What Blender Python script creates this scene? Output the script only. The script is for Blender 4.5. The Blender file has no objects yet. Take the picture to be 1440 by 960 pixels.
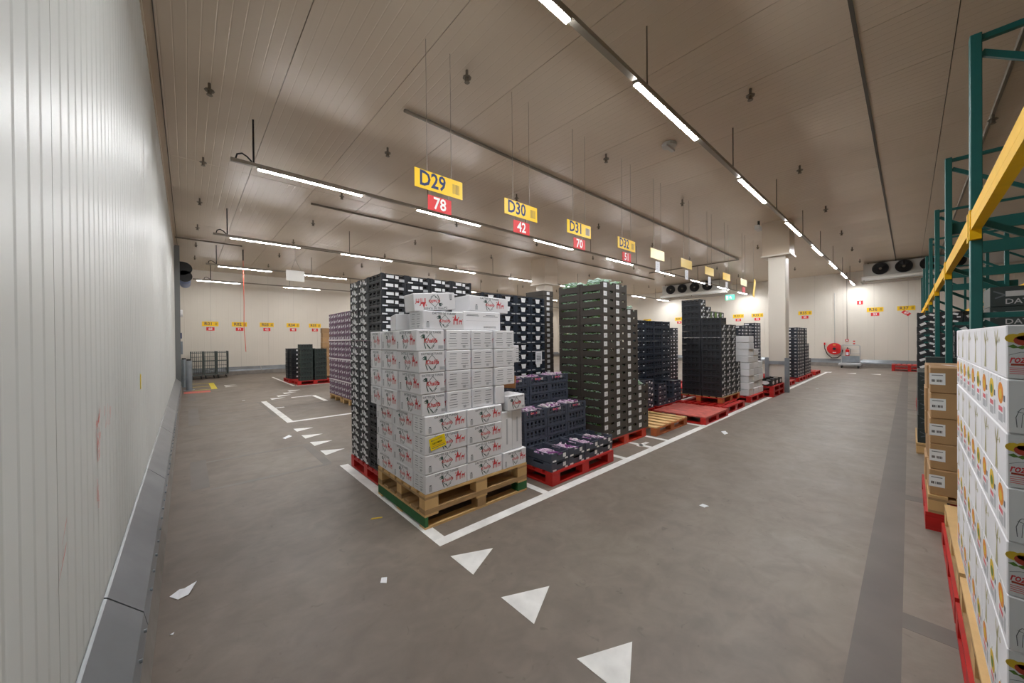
import bpy, bmesh, math, random
from mathutils import Matrix, Vector
random.seed(7)
scene = bpy.context.scene
C = scene.collection

# ------------------------------------------------------------------ camera
yaw, pitch, roll = math.radians(42.11), math.radians(.283), math.radians(.546)
FPX = 505.05
fw = Vector((math.sin(yaw)*math.cos(pitch), math.cos(yaw)*math.cos(pitch), -math.sin(pitch)))
rt = Vector((math.cos(yaw), -math.sin(yaw), 0)); dn = fw.cross(rt)
cx = math.cos(roll)*rt + math.sin(roll)*dn
cy = -math.sin(roll)*rt + math.cos(roll)*dn
cam = bpy.data.cameras.new('camera'); camo = bpy.data.objects.new('camera', cam); C.objects.link(camo)
cam.sensor_width = 36; cam.lens = FPX/1440*36; cam.clip_start = .02; cam.clip_end = 200
camo.matrix_world = Matrix(((cx.x, -cy.x, -fw.x, 0), (cx.y, -cy.y, -fw.y, 0), (cx.z, -cy.z, -fw.z, 1.6), (0, 0, 0, 1)))
scene.camera = camo

# ------------------------------------------------------------------ world, exposure
w = bpy.data.worlds.new('world'); scene.world = w; w.use_nodes = True
w.node_tree.nodes['Background'].inputs[0].default_value = (.9, .95, 1, 1)
w.node_tree.nodes['Background'].inputs[1].default_value = 0.02
scene.view_settings.view_transform = 'Standard'; scene.view_settings.look = 'None'
scene.view_settings.gamma = 1; scene.view_settings.use_curve_mapping = False
scene.view_settings.exposure = 0.0
LAMP = 236.0           # radiance of the LED diffusers
scene.cycles.max_bounces = 10; scene.cycles.diffuse_bounces = 6; scene.cycles.glossy_bounces = 4
scene.cycles.sample_clamp_indirect = 8

# ------------------------------------------------------------------ materials
def srgb(r, g, b):
    f = lambda c: (c/255/12.92 if c/255 <= .04045 else ((c/255+.055)/1.055)**2.4)
    return (f(r), f(g), f(b), 1)
MATS = {}
def mat(name, col, rough=.5, metal=0, var=.0, vscale=8, bump=0, bscale=60, spec=.5, emit=None, stretch=None, ov=0):
    m = bpy.data.materials.new(name); m.use_nodes = True; nt = m.node_tree; N = nt.nodes; L = nt.links
    b = N['Principled BSDF']
    b.inputs['Base Color'].default_value = col; b.inputs['Roughness'].default_value = rough
    b.inputs['Metallic'].default_value = metal; b.inputs['Specular IOR Level'].default_value = spec
    if emit:
        b.inputs['Emission Color'].default_value = emit[0]; b.inputs['Emission Strength'].default_value = emit[1]
    if var or bump or ov:
        tc = N.new('ShaderNodeTexCoord'); mp = N.new('ShaderNodeMapping'); L.new(tc.outputs['Object'], mp.inputs[0])
        if stretch: mp.inputs['Scale'].default_value = stretch
        if var:
            oi = N.new('ShaderNodeObjectInfo')
            nz = N.new('ShaderNodeTexNoise'); nz.inputs['Scale'].default_value = vscale; nz.inputs['Detail'].default_value = 5
            nz.noise_dimensions = '4D'; L.new(oi.outputs['Random'], nz.inputs['W']); L.new(mp.outputs[0], nz.inputs['Vector'])
            r = N.new('ShaderNodeMapRange'); r.inputs[1].default_value = .3; r.inputs[2].default_value = .7
            r.inputs[3].default_value = 1-var; r.inputs[4].default_value = 1+var*.6; L.new(nz.outputs['Fac'], r.inputs[0])
            mx = N.new('ShaderNodeMix'); mx.data_type = 'RGBA'; mx.blend_type = 'MULTIPLY'; mx.inputs[0].default_value = 1
            mx.inputs[6].default_value = col; L.new(r.outputs[0], mx.inputs[7]); out = mx.outputs[2]
            if ov:
                r2 = N.new('ShaderNodeMapRange'); r2.inputs[3].default_value = 1-ov; r2.inputs[4].default_value = 1+ov*.4; L.new(oi.outputs['Random'], r2.inputs[0])
                m2 = N.new('ShaderNodeMix'); m2.data_type = 'RGBA'; m2.blend_type = 'MULTIPLY'; m2.inputs[0].default_value = 1
                L.new(out, m2.inputs[6]); L.new(r2.outputs[0], m2.inputs[7]); out = m2.outputs[2]
            L.new(out, b.inputs['Base Color'])
        if bump:
            n2 = N.new('ShaderNodeTexNoise'); n2.inputs['Scale'].default_value = bscale; L.new(mp.outputs[0], n2.inputs['Vector'])
            bp = N.new('ShaderNodeBump'); bp.inputs['Strength'].default_value = bump; bp.inputs['Distance'].default_value = .01
            L.new(n2.outputs['Fac'], bp.inputs['Height']); L.new(bp.outputs[0], b.inputs['Normal'])
    MATS[name] = m; return m
mat('wall_white', srgb(198, 200, 196), .44, var=.03, vscale=1.5, stretch=(1, 1, .2))
mat('wall_far', srgb(222, 215, 203), .45, var=.03, vscale=1.0)
mat('ceiling_white', srgb(200, 185, 165), .36, var=.04, vscale=1.2)
mat('groove', srgb(84, 78, 70), .6)
mat('galv', srgb(150, 158, 164), .42, .75, var=.18, vscale=5)
mat('kerb_sheet', srgb(134, 138, 142), .36, .5, var=.16, vscale=4)
mat('kerb_concrete', srgb(128, 122, 116), .75, var=.2, vscale=6)
mat('paint_white', srgb(240, 239, 236), .55, var=.16, vscale=7)
mat('paint_yellow', srgb(236, 214, 40), .5, var=.1)
mat('repair_dark', srgb(106, 98, 92), .5, var=.16, vscale=3)
mat('repair_mid', srgb(112, 105, 98), .5, var=.14, vscale=4)
mat('repair_light', srgb(142, 137, 130), .45, var=.15, vscale=3)
mat('wood', srgb(212, 174, 118), .7, var=.14, vscale=5, bump=.15)
mat('wood_grey', srgb(176, 142, 98), .75, var=.25, vscale=6, bump=.2)
mat('wood_orange', srgb(186, 104, 56), .7, var=.25, vscale=6)
mat('green_paint', srgb(44, 104, 56), .6, var=.2, vscale=9)
mat('red_paint', srgb(190, 30, 24), .5, var=.2, vscale=7)
mat('red_worn', srgb(206, 104, 94), .6, var=.3, vscale=9)
mat('red_light', srgb(210, 64, 40), .5, var=.18, vscale=9)
mat('carton_white', srgb(238, 238, 241), .55, var=.04, vscale=4, ov=.08)
mat('carton_grey', srgb(232, 232, 234), .6, var=.06, vscale=5, ov=.14)
mat('carton_brown', srgb(176, 140, 98), .7, var=.08, vscale=6, ov=.2)
mat('carton_brown_inside', srgb(186, 132, 84), .75, var=.1)
mat('carton_dark', srgb(74, 68, 62), .6, var=.08, vscale=5)
mat('crate_black', srgb(46, 49, 54), .42, var=.12, vscale=6)
mat('crate_blue', srgb(44, 52, 64), .4, var=.12, vscale=6)
mat('crate_green', srgb(40, 52, 48), .42, var=.12, vscale=6)
mat('crate_slate', srgb(76, 83, 97), .45, var=.12, vscale=6)
mat('crate_purple', srgb(112, 82, 106), .55, var=.1, vscale=6)
mat('date_box', srgb(52, 62, 62), .4, var=.12, vscale=6)
mat('sticker', srgb(238, 240, 242), .5)
mat('sticker_grey', srgb(186, 188, 190), .5)
mat('print_grey', srgb(96, 102, 108), .6)
mat('print_pale', srgb(184, 186, 190), .6)
mat('print_green', srgb(52, 84, 78), .6)
mat('print_red', srgb(210, 66, 72), .6)
mat('print_beige', srgb(176, 170, 130), .6)
mat('print_orange', srgb(226, 140, 40), .6)
mat('print_yellow', srgb(222, 186, 50), .6)
mat('print_flower_red', srgb(176, 66, 46), .6)
mat('print_leaf', srgb(92, 128, 52), .6)
mat('print_pink', srgb(220, 110, 120), .6)
mat('sign_yellow', srgb(250, 204, 20), .4)
mat('sign_yellow_glare', srgb(244, 214, 130), .3)  # sign yellow with washed-out glare put into the colour
mat('sign_red', srgb(222, 52, 56), .45)
mat('sign_navy', srgb(24, 44, 96), .5)
mat('sign_white', srgb(244, 244, 244), .45)
mat('barcode', srgb(150, 120, 60), .5)
mat('note_yellow', srgb(250, 222, 0), .5)
mat('black', srgb(26, 26, 28), .45)
mat('fan_black', srgb(18, 18, 20), .5)
mat('rail', srgb(150, 142, 130), .4, .3)
mat('rod', srgb(120, 112, 100), .4, .6)
mat('wire', srgb(158, 148, 134), .5, .3)
mat('cooler_white', srgb(188, 186, 180), .45); mat('cage_grey', srgb(92, 100, 98), .45, .5)
mat('duct_white', srgb(232, 230, 224), .4)
mat('rack_green', srgb(22, 96, 92), .42, var=.06)
mat('rack_yellow', srgb(236, 184, 4), .6, var=.06, spec=.25)
mat('hose_red', srgb(210, 22, 22), .35)
mat('steel', srgb(190, 192, 194), .35, .6)
mat('door_grey', srgb(120, 122, 122), .5)
mat('curtain_blue', srgb(122, 138, 180), .5)
mat('orange_cord', srgb(228, 92, 70), .5)
mat('tape_white', srgb(232, 226, 228), .35)
mat('paper', srgb(236, 238, 242), .6)
mat('veg_green', srgb(150, 190, 150), .6, var=.4, vscale=30)
mat('veg_film', srgb(206, 226, 216), .3, var=.2, vscale=20)
mat('veg_purple', srgb(216, 190, 214), .4, var=.4, vscale=25)
mat('veg_violet', srgb(150, 80, 150), .4, var=.3, vscale=25)
mat('smear_red', srgb(216, 96, 84), .5, var=.3, vscale=30)
mat('exit_green', srgb(60, 190, 150), .4, emit=(srgb(150, 230, 205), .35))
mat('bottle_dark', srgb(60, 58, 52), .3)
mat('led', (1, 1, 1, 1), .5, emit=((.97, .98, 1, 1), LAMP)); mat('led_dim', (1, 1, 1, 1), .5, emit=((1, .97, .95, 1), LAMP*.5))  # far light rows dimmed to tone down the far wall

def floor_material():
    m = bpy.data.materials.new('floor_concrete'); m.use_nodes = True; nt = m.node_tree; N = nt.nodes; L = nt.links
    b = N['Principled BSDF']; tc = N.new('ShaderNodeTexCoord')
    def noise(sc, det, st=None, dist=0):
        n = N.new('ShaderNodeTexNoise'); n.inputs['Scale'].default_value = sc; n.inputs['Detail'].default_value = det
        n.inputs['Distortion'].default_value = dist
        if st:
            mp = N.new('ShaderNodeMapping'); mp.inputs['Scale'].default_value = st; L.new(tc.outputs['Object'], mp.inputs[0]); L.new(mp.outputs[0], n.inputs['Vector'])
        else: L.new(tc.outputs['Object'], n.inputs['Vector'])
        return n
    def ramp(src, a, ca, bb, cb):
        r = N.new('ShaderNodeValToRGB'); r.color_ramp.elements[0].position = a; r.color_ramp.elements[0].color = ca
        r.color_ramp.elements[1].position = bb; r.color_ramp.elements[1].color = cb; L.new(src.outputs['Fac'], r.inputs[0]); return r
    def mix(a, bb, mode, f):
        x = N.new('ShaderNodeMix'); x.data_type = 'RGBA'; x.blend_type = mode; x.inputs[0].default_value = f
        L.new(a, x.inputs[6]); L.new(bb, x.inputs[7]); return x.outputs[2]
    base = ramp(noise(.5, 6, None, .6), .3, srgb(122, 111, 101), .72, srgb(138, 128, 117))
    fine = ramp(noise(5, 10, None, .8), .3, (.82, .815, .81, 1), .7, (1.08, 1.08, 1.08, 1))
    scratch = ramp(noise(2, 9, (1.6, 2.4, 1), 2.5), .36, (.92, .915, .91, 1), .62, (1.03, 1.03, 1.03, 1))
    spots = ramp(noise(13, 4, None, 1.0), .66, (1, 1, 1, 1), .74, (.62, .6, .58, 1))
    col = mix(base.outputs[0], fine.outputs[0], 'MULTIPLY', .85)
    col = mix(col, scratch.outputs[0], 'MULTIPLY', .7); col = mix(col, spots.outputs[0], 'MULTIPLY', .6)
    sx = N.new('ShaderNodeSeparateXYZ'); L.new(tc.outputs['Object'], sx.inputs[0])      # tyre grime of the left lane
    ad = N.new('ShaderNodeMath'); ad.operation = 'MULTIPLY_ADD'; ad.inputs[1].default_value = 1.6; L.new(noise(1.1, 6, (1.5, .5, 1), .8).outputs['Fac'], ad.inputs[0]); L.new(sx.outputs['X'], ad.inputs[2])
    gr = N.new('ShaderNodeMapRange'); gr.inputs[1].default_value = .75; gr.inputs[2].default_value = 2.4; L.new(ad.outputs[0], gr.inputs[0])
    gc = N.new('ShaderNodeValToRGB'); gc.color_ramp.elements[0].color = (.66, .62, .59, 1); gc.color_ramp.elements[1].color = (1, 1, 1, 1); L.new(gr.outputs[0], gc.inputs[0])
    col = mix(col, gc.outputs[0], 'MULTIPLY', 1.0)
    L.new(col, b.inputs['Base Color'])
    rr = N.new('ShaderNodeMapRange'); rr.inputs[3].default_value = .38; rr.inputs[4].default_value = .62
    L.new(noise(2.2, 5).outputs['Fac'], rr.inputs[0]); L.new(rr.outputs[0], b.inputs['Roughness'])
    bp = N.new('ShaderNodeBump'); bp.inputs['Strength'].default_value = .08; bp.inputs['Distance'].default_value = .01
    L.new(noise(30, 4).outputs['Fac'], bp.inputs['Height']); L.new(bp.outputs[0], b.inputs['Normal'])
    MATS['floor_concrete'] = m
floor_material()

# ------------------------------------------------------------------ mesh helpers
class MB:
    def __init__(s): s.v = []; s.f = []; s.m = []; s.mats = []
    def mi(s, mname):
        if mname not in s.mats: s.mats.append(mname)
        return s.mats.index(mname)
    def box(s, x0, x1, y0, y1, z0, z1, m, taper=0):
        i = len(s.v); t = taper; k = s.mi(m)
        s.v += [(x0+t, y0+t, z0), (x1-t, y0+t, z0), (x1-t, y1-t, z0), (x0+t, y1-t, z0), (x0, y0, z1), (x1, y0, z1), (x1, y1, z1), (x0, y1, z1)]
        for q in ((3, 2, 1, 0), (4, 5, 6, 7), (0, 1, 5, 4), (1, 2, 6, 5), (2, 3, 7, 6), (3, 0, 4, 7)):
            s.f.append([i+j for j in q]); s.m.append(k)
        return s
    def poly(s, pts, m):
        i = len(s.v); s.v += [tuple(p) for p in pts]; s.f.append(list(range(i, i+len(pts)))); s.m.append(s.mi(m)); return s
    def flat(s, pts, m, y=0.0):            # polygon in the local x-z plane facing -y
        a = sum(pts[j][0]*pts[(j+1) % len(pts)][1]-pts[(j+1) % len(pts)][0]*pts[j][1] for j in range(len(pts)))
        if a < 0: pts = pts[::-1]
        return s.poly([(p[0], y, p[1]) for p in pts], m)
    def rect(s, x, z, w_, h_, m, y=0.0, rot=0):
        c, sn = math.cos(rot), math.sin(rot)
        return s.flat([(x+a*w_/2*c-b*h_/2*sn, z+a*w_/2*sn+b*h_/2*c) for a, b in ((-1, -1), (1, -1), (1, 1), (-1, 1))], m, y)
    def stroke(s, pts, wd, m, y=0.0, taper=False):
        for k in range(len(pts)-1):
            (ax, az), (bx, bz) = pts[k], pts[k+1]; d = math.hypot(bx-ax, bz-az) or 1e-6
            nx, nz = -(bz-az)/d*wd/2, (bx-ax)/d*wd/2
            e = .25 if taper and k == len(pts)-2 else 1
            s.flat([(ax+nx, az+nz), (ax-nx, az-nz), (bx-nx*e, bz-nz*e), (bx+nx*e, bz+nz*e)], m, y)
        return s
    def tube(s, pts, r, m, n=8, caps=True):
        k = s.mi(m); rings = []
        for j, p in enumerate(pts):
            p = Vector(p); a = Vector(pts[max(j-1, 0)]); b = Vector(pts[min(j+1, len(pts)-1)])
            t = (b-a).normalized(); u = t.cross(Vector((0, 0, 1)))
            if u.length < 1e-3: u = t.cross(Vector((1, 0, 0)))
            u.normalize(); vv = t.cross(u); i = len(s.v)
            for q in range(n):
                an = 2*math.pi*q/n; s.v.append(tuple(p+r*(math.cos(an)*u+math.sin(an)*vv)))
            rings.append(i)
        for a, b in zip(rings, rings[1:]):
            for q in range(n): s.f.append([a+q, b+q, b+(q+1) % n, a+(q+1) % n][::-1]); s.m.append(k)
        if caps:
            s.f.append([rings[0]+q for q in range(n)][::-1]); s.m.append(k); s.f.append([rings[-1]+q for q in range(n)]); s.m.append(k)
        return s
    def mesh(s, name, smooth=False, bevel=0):
        me = bpy.data.meshes.new(name); me.from_pydata(s.v, [], s.f)
        for n in s.mats: me.materials.append(MATS[n])
        for p, k in zip(me.polygons, s.m): p.material_index = k
        if bevel:
            bm = bmesh.new(); bm.from_mesh(me); bmesh.ops.bevel(bm, geom=bm.edges[:], offset=bevel, segments=1, affect='EDGES', profile=.5)
            bm.to_mesh(me); bm.free()
        if smooth:
            for p in me.polygons: p.use_smooth = True
        me.update(); return me
    def build(s, name, parent=None, loc=(0, 0, 0), rotz=0, smooth=False, bevel=0):
        return ob(name, s.mesh(name, smooth, bevel), parent, loc, rotz)
def ob(name, me, parent=None, loc=(0, 0, 0), rotz=0, rot=None):
    o = bpy.data.objects.new(name, me); C.objects.link(o); o.location = loc
    o.rotation_euler = rot if rot else (0, 0, rotz)
    if parent: o.parent = parent
    return o
def tag(o, label, cat, group=None):
    o['label'] = label; o['category'] = cat
    if group: o['group'] = group
    return o
def thing(name, label, cat, loc=(0, 0, 0), rotz=0, group=None):
    return tag(ob(name, None, None, loc, rotz), label, cat, group)
def struct(o): o['kind'] = 'structure'; return o
def B(x0, x1, y0, y1, z0, z1, m): return MB().box(x0, x1, y0, y1, z0, z1, m)

_txt = {}
def text_polys(txt, size, bold=0.0, shear=0.0, align='CENTER'):
    key = (txt, bold, shear, align)
    if key not in _txt:
        cu = bpy.data.curves.new('t', 'FONT'); cu.body = txt; cu.size = 1; cu.offset = bold; cu.shear = shear
        cu.align_x = align; cu.align_y = 'CENTER'; cu.resolution_u = 2
        o = bpy.data.objects.new('t', cu); C.objects.link(o)
        dg = bpy.context.evaluated_depsgraph_get(); me = bpy.data.meshes.new_from_object(o.evaluated_get(dg))
        _txt[key] = ([tuple(v.co) for v in me.vertices], [list(p.vertices) for p in me.polygons])
        bpy.data.objects.remove(o); bpy.data.curves.remove(cu); bpy.data.meshes.remove(me)
    return _txt[key]
def add_text(mb, txt, x, z, size, m, y=0.0, bold=0.0, shear=0.0, rot=0, sx=1.0, align='CENTER'):
    vs, fs = text_polys(txt, size, bold, shear, align); i = len(mb.v); k = mb.mi(m); c, sn = math.cos(rot), math.sin(rot)
    for v in vs:
        a, b = v[0]*size*sx, v[1]*size; mb.v.append((x+a*c-b*sn, y, z+a*sn+b*c))
    for f in fs: mb.f.append([i+j for j in f]); mb.m.append(k)
FRONT, LEFT, AISLE = 0.0, -math.pi/2, math.pi      # faces -y, -x, +y

# ================================================================== THE ROOM
XL, XR, YN, YF, ZC = -.31, 26.05, -7.0, 22.3, 5.0
fl = struct(B(XL-.3, XR+.3, YN-.3, YF+.3, -.2, 0, 'floor_concrete').build('floor'))
# floor repairs and painted marks (children of the floor, laid 1-2 mm proud)
def slab(x0, x1, y0, y1, m, name, z=.001): B(x0, x1, y0, y1, .0002, z, m).build(name, fl)
slab(1.5, 24.5, .03, .21, 'repair_dark', 'repair_strip')
for x in (2.9, 5.2, 8.0, 11.5, 15.5): slab(x, x+.16, -.5, .03, 'repair_mid', 'repair_strip', .0009)
for (a, b, c, d) in ((0, .17, 9.25, 11.6), (.01, .17, 5.2, 6.45), (0, .16, 13.2, 14.6)): slab(a, b, c, d, 'repair_dark', 'repair_patch')
for y in (11.62, 10.35, 9.2, 6.3, 5.1): slab(.17, 1.38, y-.035, y+.035, 'repair_mid', 'repair_strip', .0009)
for y in (11.5, 10.4): slab(1.6, 4.5, y-.03, y+.03, 'repair_mid', 'repair_strip', .0009)
slab(1.30, 1.40, 5.1, 6.3, 'repair_mid', 'repair_strip', .0008); slab(1.36, 1.43, 9.2, 11.6, 'repair_mid', 'repair_strip', .0008)
def line(x0, x1, y0, y1): slab(x0, x1, y0, y1, 'paint_white', 'painted_line', .0016)
line(1.44, 21.5, 2.45, 2.55); line(1.44, 1.54, 2.55, 4.92)
for x in (2.72, 4.28, 5.0, 5.52, 6.9): line(x, x+.08, 2.55, 3.3 if x < 5.1 or x > 6 else 3.4)
line(1.45, 1.57, 8.25, 11.68); line(1.57, 5.5, 8.25, 8.37); line(2.72, 2.82, 10.6, 11.9); line(2.2, 2.72, 11.86, 11.96)
line(1.57, 1.75, 10.25, 10.35); line(2.82, 2.9, 15.0, 19.5); line(2.9, 4.3, 14.86, 14.94); line(4.95, 5.25, 2.68, 2.74)
def tri(pts, name='painted_triangle'):
    m = MB(); n = len(pts); a = [(x, y, .0018) for x, y in pts]; m.poly(a, 'paint_white')
    for i in range(n):
        j = (i+1) % n; m.poly([(pts[i][0], pts[i][1], 0.0003), (pts[j][0], pts[j][1], .0003), a[j], a[i]], 'paint_white')
    m.build(name, fl)
for y in (7.46, 6.84, 6.27, 5.66, 2.15, 1.57, .985):
    tri([(1.43, y+.135), (1.43, y-.15), (1.725, y)])
for i, (x, y) in enumerate(((1.72, 11.95), (1.95, 12.45), (2.2, 13.0), (2.42, 13.5), (1.0, 17.0), (1.0, 16.5))):
    tri([(x, y+.18), (x, y-.12), (x+.36, y+.14)])
for y in (3.2, 2.5, 1.7, .95): tri([(21.4, y+.15), (21.7, y-.15), (21.2, y-.15)])
for y in (16.05, 17.2, 18.5): slab(.1, .72, y, y+.07, 'paint_yellow', 'painted_line', .0014)
slab(.6, .76, 16.05, 18.57, 'paint_yellow', 'painted_line', .0016)
slab(-.1, .55, 15.2, 15.75, 'smear_red', 'paint_smear', .0008)

# ceiling of ribbed panels
ce = struct(B(XL-.3, XR+.3, YN-.3, YF+.3, ZC+.06, ZC+.2, 'groove').build('ceiling'))
ys = [YN, -.36, .39, 8.95, 13.78, 18.7, YF]
xs = [XL] + [.97+1.167*k for k in range(22)] + [XR]
_pc = {}
def ceil_panel(w_, l_):
    key = (round(w_, 3), round(l_, 3))
    if key not in _pc:
        m = MB(); n = max(1, round(w_/.117)); p = w_/n; pts = []
        for k in range(n):
            pts += [(k*p+.002, 0), (k*p+p-.016, 0), (k*p+p-.009, .0022)]
        pts = [(.004, .03)] + [(.004, 0)] + pts[1:-1] + [(w_-.004, .0), (w_-.004, .03)]
        for (a, za), (b, zb) in zip(pts, pts[1:]):
            m.poly([(a, .004, za), (a, l_-.004, za), (b, l_-.004, zb), (b, .004, zb)], 'ceiling_white')
        m.poly([(.004, .004, .03), (.004, .004, 0), (w_-.004, .004, 0), (w_-.004, .004, .03)], 'ceiling_white')
        m.poly([(w_-.004, l_-.004, .03), (w_-.004, l_-.004, 0), (.004, l_-.004, 0), (.004, l_-.004, .03)], 'ceiling_white')
        m.poly([(.004, .004, .03), (w_-.004, .004, .03), (w_-.004, l_-.004, .03), (.004, l_-.004, .03)], 'ceiling_white')
        _pc[key] = m.mesh('panel')
    return _pc[key]
for x0, x1 in zip(xs, xs[1:]):
    for y0, y1 in zip(ys, ys[1:]): ob('panel', ceil_panel(x1-x0, y1-y0), ce, (x0, y0, ZC))
B(XL, XR, .375, .41, ZC-.012, ZC+.004, 'groove').build('joint_strip', ce)
# coving on the left
cv = MB()
for y0, y1 in ((YN, YF),):
    cv.box(XL, XL+.012, y0, y1, 4.9, 4.999, 'ceiling_white')
    cv.box(XL+.08, XL+.09, y0, y1, 4.988, 4.999, 'groove')
struct(cv.build('trim_1'))

# walls of ribbed sandwich panels
def wall(name, origin, along, length, normal, pw, m, back, ribp=.115, ribd=.0026):
    W = struct(back.build(name)); n = max(1, round(length/pw)); w_ = length/n; r = max(1, round(w_/ribp)); p = w_/r
    mb = MB(); pts = [(.002, -.02), (.002, 0)]
    for k in range(r):
        pts += [(k*p+(.02 if k else .004), 0), (k*p+p-.012, 0)]
        if k < r-1: pts += [(k*p+p-.004, ribd), (k*p+p+.006, ribd)]
    pts += [(w_-.002, 0), (w_-.002, -.02)]
    A, Nn = Vector(along), Vector(normal); zt = ZC
    def P(a, d, z): return tuple(A*a+Nn*d+Vector((0, 0, z)))
    flip = A.cross(Vector((0, 0, 1))).dot(Nn) < 0
    for (a, da), (b, db) in zip(pts, pts[1:]):
        q = [P(a, da, 0), P(b, db, 0), P(b, db, zt), P(a, da, zt)]
        mb.poly(q[::-1] if flip else q, m)
    me = mb.mesh('panel')
    for k in range(n): ob('panel', me, W, tuple(Vector(origin)+A*(w_*k)))
    return W
wl = wall('wall_left', (XL, -7.3+.0, 0), (0, 1, 0), 29.6, (1, 0, 0), 1.15, 'wall_white', B(XL-.3, XL-.012, YN-.3, YF+.3, 0, ZC, 'groove'))
wf = wall('wall_far', (XL, YF, 0), (1, 0, 0), XR-XL, (0, -1, 0), 1.15, 'wall_far', B(XL-.3, XR+.3, YF+.012, YF+.3, 0, ZC, 'groove'), .23)
wr = wall('wall_right', (XR, YN, 0), (0, 1, 0), YF-YN, (-1, 0, 0), 1.15, 'wall_far', B(XR+.012, XR+.3, YN-.3, YF+.3, 0, ZC, 'groove'), .23)
wn = wall('wall_near', (XL, YN, 0), (1, 0, 0), XR-XL, (0, 1, 0), 1.15, 'wall_far', B(XL-.3, XR+.3, YN-.3, YN-.012, 0, ZC, 'groove'), .23)
# red scuffs and tag on the left wall
sm = MB()
rs = random.Random(3)
def scuff(y, z, ly, lz, n):
    for _ in range(n):
        a = y+rs.uniform(-ly, ly); b = z+rs.uniform(-lz, lz); l = rs.uniform(.01, .05); t = rs.uniform(.003, .008)
        sm.poly([(0, a, b), (0, a+l*.5, b+l), (0, a+l*.5+t, b+l), (0, a+t, b)], 'smear_red')
scuff(2.48, 1.16, .05, .1, 34); scuff(2.45, .95, .03, .1, 10); scuff(2.75, 1.2, .1, .05, 10)
for (a, b, c, d) in ((1.83, .95, 1.89, 1.0), (1.76, .83, 1.88, .92)):
    sm.poly([(0, a, b), (0, c, d), (0, c+.012, d+.02), (0, a+.01, b+.006)], 'smear_red')
sm.build('scuff_mark', wl, (XL+.0035, 0, 0))
B(XL+.0025, XL+.004, 4.49, 4.54, 1.2, 1.33, 'note_yellow').build('sticker', wl)

# kerbs (baseboards): sloped sheet on a concrete upstand, in sections
def kerb(name, base, length, rotz, segs):
    kb = MB(); q8 = [(0, 0, 0), (length, 0, 0), (length, .163, 0), (0, .163, 0), (0, 0, .25), (length, 0, .25), (length, .127, .25), (0, .127, .25)]
    kb.v = q8; kk = kb.mi('kerb_concrete')
    for q in ((3, 2, 1, 0), (4, 5, 6, 7), (0, 1, 5, 4), (1, 2, 6, 5), (2, 3, 7, 6), (3, 0, 4, 7)): kb.f.append(list(q)); kb.m.append(kk)
    W = struct(kb.build(name, None, base, rotz))
    n = segs; L_ = length/n
    m = MB()
    a, b = .006, L_-.006
    prof = [(0, .38), (.0, .395), (.012, .39), (.132, .262), (.146, .19), (.140, .19), (.128, .254)]
    for (y0, z0), (y1, z1) in zip(prof, prof[1:]): m.poly([(a, y0, z0), (b, y0, z0), (b, y1, z1), (a, y1, z1)][::-1], 'kerb_sheet')
    for e in (a, b): m.poly([(e, y, z) for y, z in prof][::(1 if e == b else -1)], 'kerb_sheet')
    k = int(L_/.22)
    for q in range(k):
        x = a+.1+q*.22; m.tube([(x, .137, .225), (x, .149, .225)], .008, 'galv', 6)
    me = m.mesh('cover_sheet')
    for i in range(n): ob('cover_sheet', me, W, (i*L_, 0, 0))
    return W
kl = kerb('baseboard_left', (XL+.003, YN+.03+(16.75-YN), 0), 16.7-YN, -math.pi/2, 10)
kerb('baseboard_far', (XR-.02, YF-.003, 0), XR-XL-.2, math.pi, 9)
kerb('baseboard_right', (XR-.003, YN+.05, 0), YF-YN-.25, math.pi/2, 10)

# columns
def column(name, x, y, wide, low, zc, guard):
    t = struct(ob(name, None, None, (x, y, 0)))
    B(-low/2, low/2, -low/2, low/2, 0, zc, 'wall_far').build('shaft', t, bevel=.01)
    B(-wide/2, wide/2, -wide/2, wide/2, zc+.04, ZC, 'ceiling_white').build('casing', t)
    f = MB()
    f.box(-wide/2-.03, wide/2+.03, -wide/2-.03, wide/2+.03, zc, zc+.04, 'wall_far'); f.build('ledge', t)
    if guard:
        for s, nm in ((-1, 'guard_post'), (1, 'guard_post')):
            g = MB(); x0 = -low/2-.06
            g.box(x0-.012, x0, s*.24-.05, s*.24+.05, 0, 1.0, 'galv'); g.box(x0, x0+.1, s*.24+s*.038, s*.24+s*.05, 0, 1.0, 'galv')
            g.build(nm, t)
        B(-low/2-.06, -low/2-.05, -.25, .25, .8, .9, 'galv').build('guard_bar', t)
column('column_1', 13.13, 2.62, .66, .42, 3.98, True)
column('column_2', 11.4, 10.5, .8, .5, 3.9, False)

# sliding / roll door at the far end of the left wall
d = struct(ob('door_1', None, None, (XL, 16.8, 0)))
B(0, .14, 0, .12, 0, 4.95, 'door_grey').build('jamb', d)
B(.0, .1, .3, .5, 0, 3.9, 'wall_white').build('side_channel', d)
B(.1, .13, .3, .5, 0, 3.9, 'door_grey').build('channel_edge', d)
r = MB(); ends = []
for k in range(21):
    an = -math.pi/2+math.pi*k/20; ends.append((.2+.27*math.cos(an)*1.0, 4.22+.23*math.sin(an)))
prof = [(0, 3.99)] + ends + [(0, 4.45)]
for y in (.3, .36): r.poly([(a, y, b) for a, b in (prof if y == .36 else prof[::-1])][::-1], 'black')
for (a, b), (c, e) in zip(prof, prof[1:]+prof[:1]): r.poly([(a, .3, b), (c, .3, e), (c, .36, e), (a, .36, b)], 'black')
r.build('end_plate', d)
MB().tube([(.27, .37, 3.95), (.27, 2.6, 3.95)], .16, 'curtain_blue', 16).build('curtain_roll', d, smooth=True)
MB().tube([(.27, .30, 3.95), (.27, .369, 3.95)], .2, 'black', 16).build('drive_plate', d)
B(.13, .19, .2, .32, 1.2, 1.65, 'galv').build('control_box', d); B(.13, .17, .2, .28, 1.75, 1.95, 'sign_navy').build('notice', d)
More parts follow.
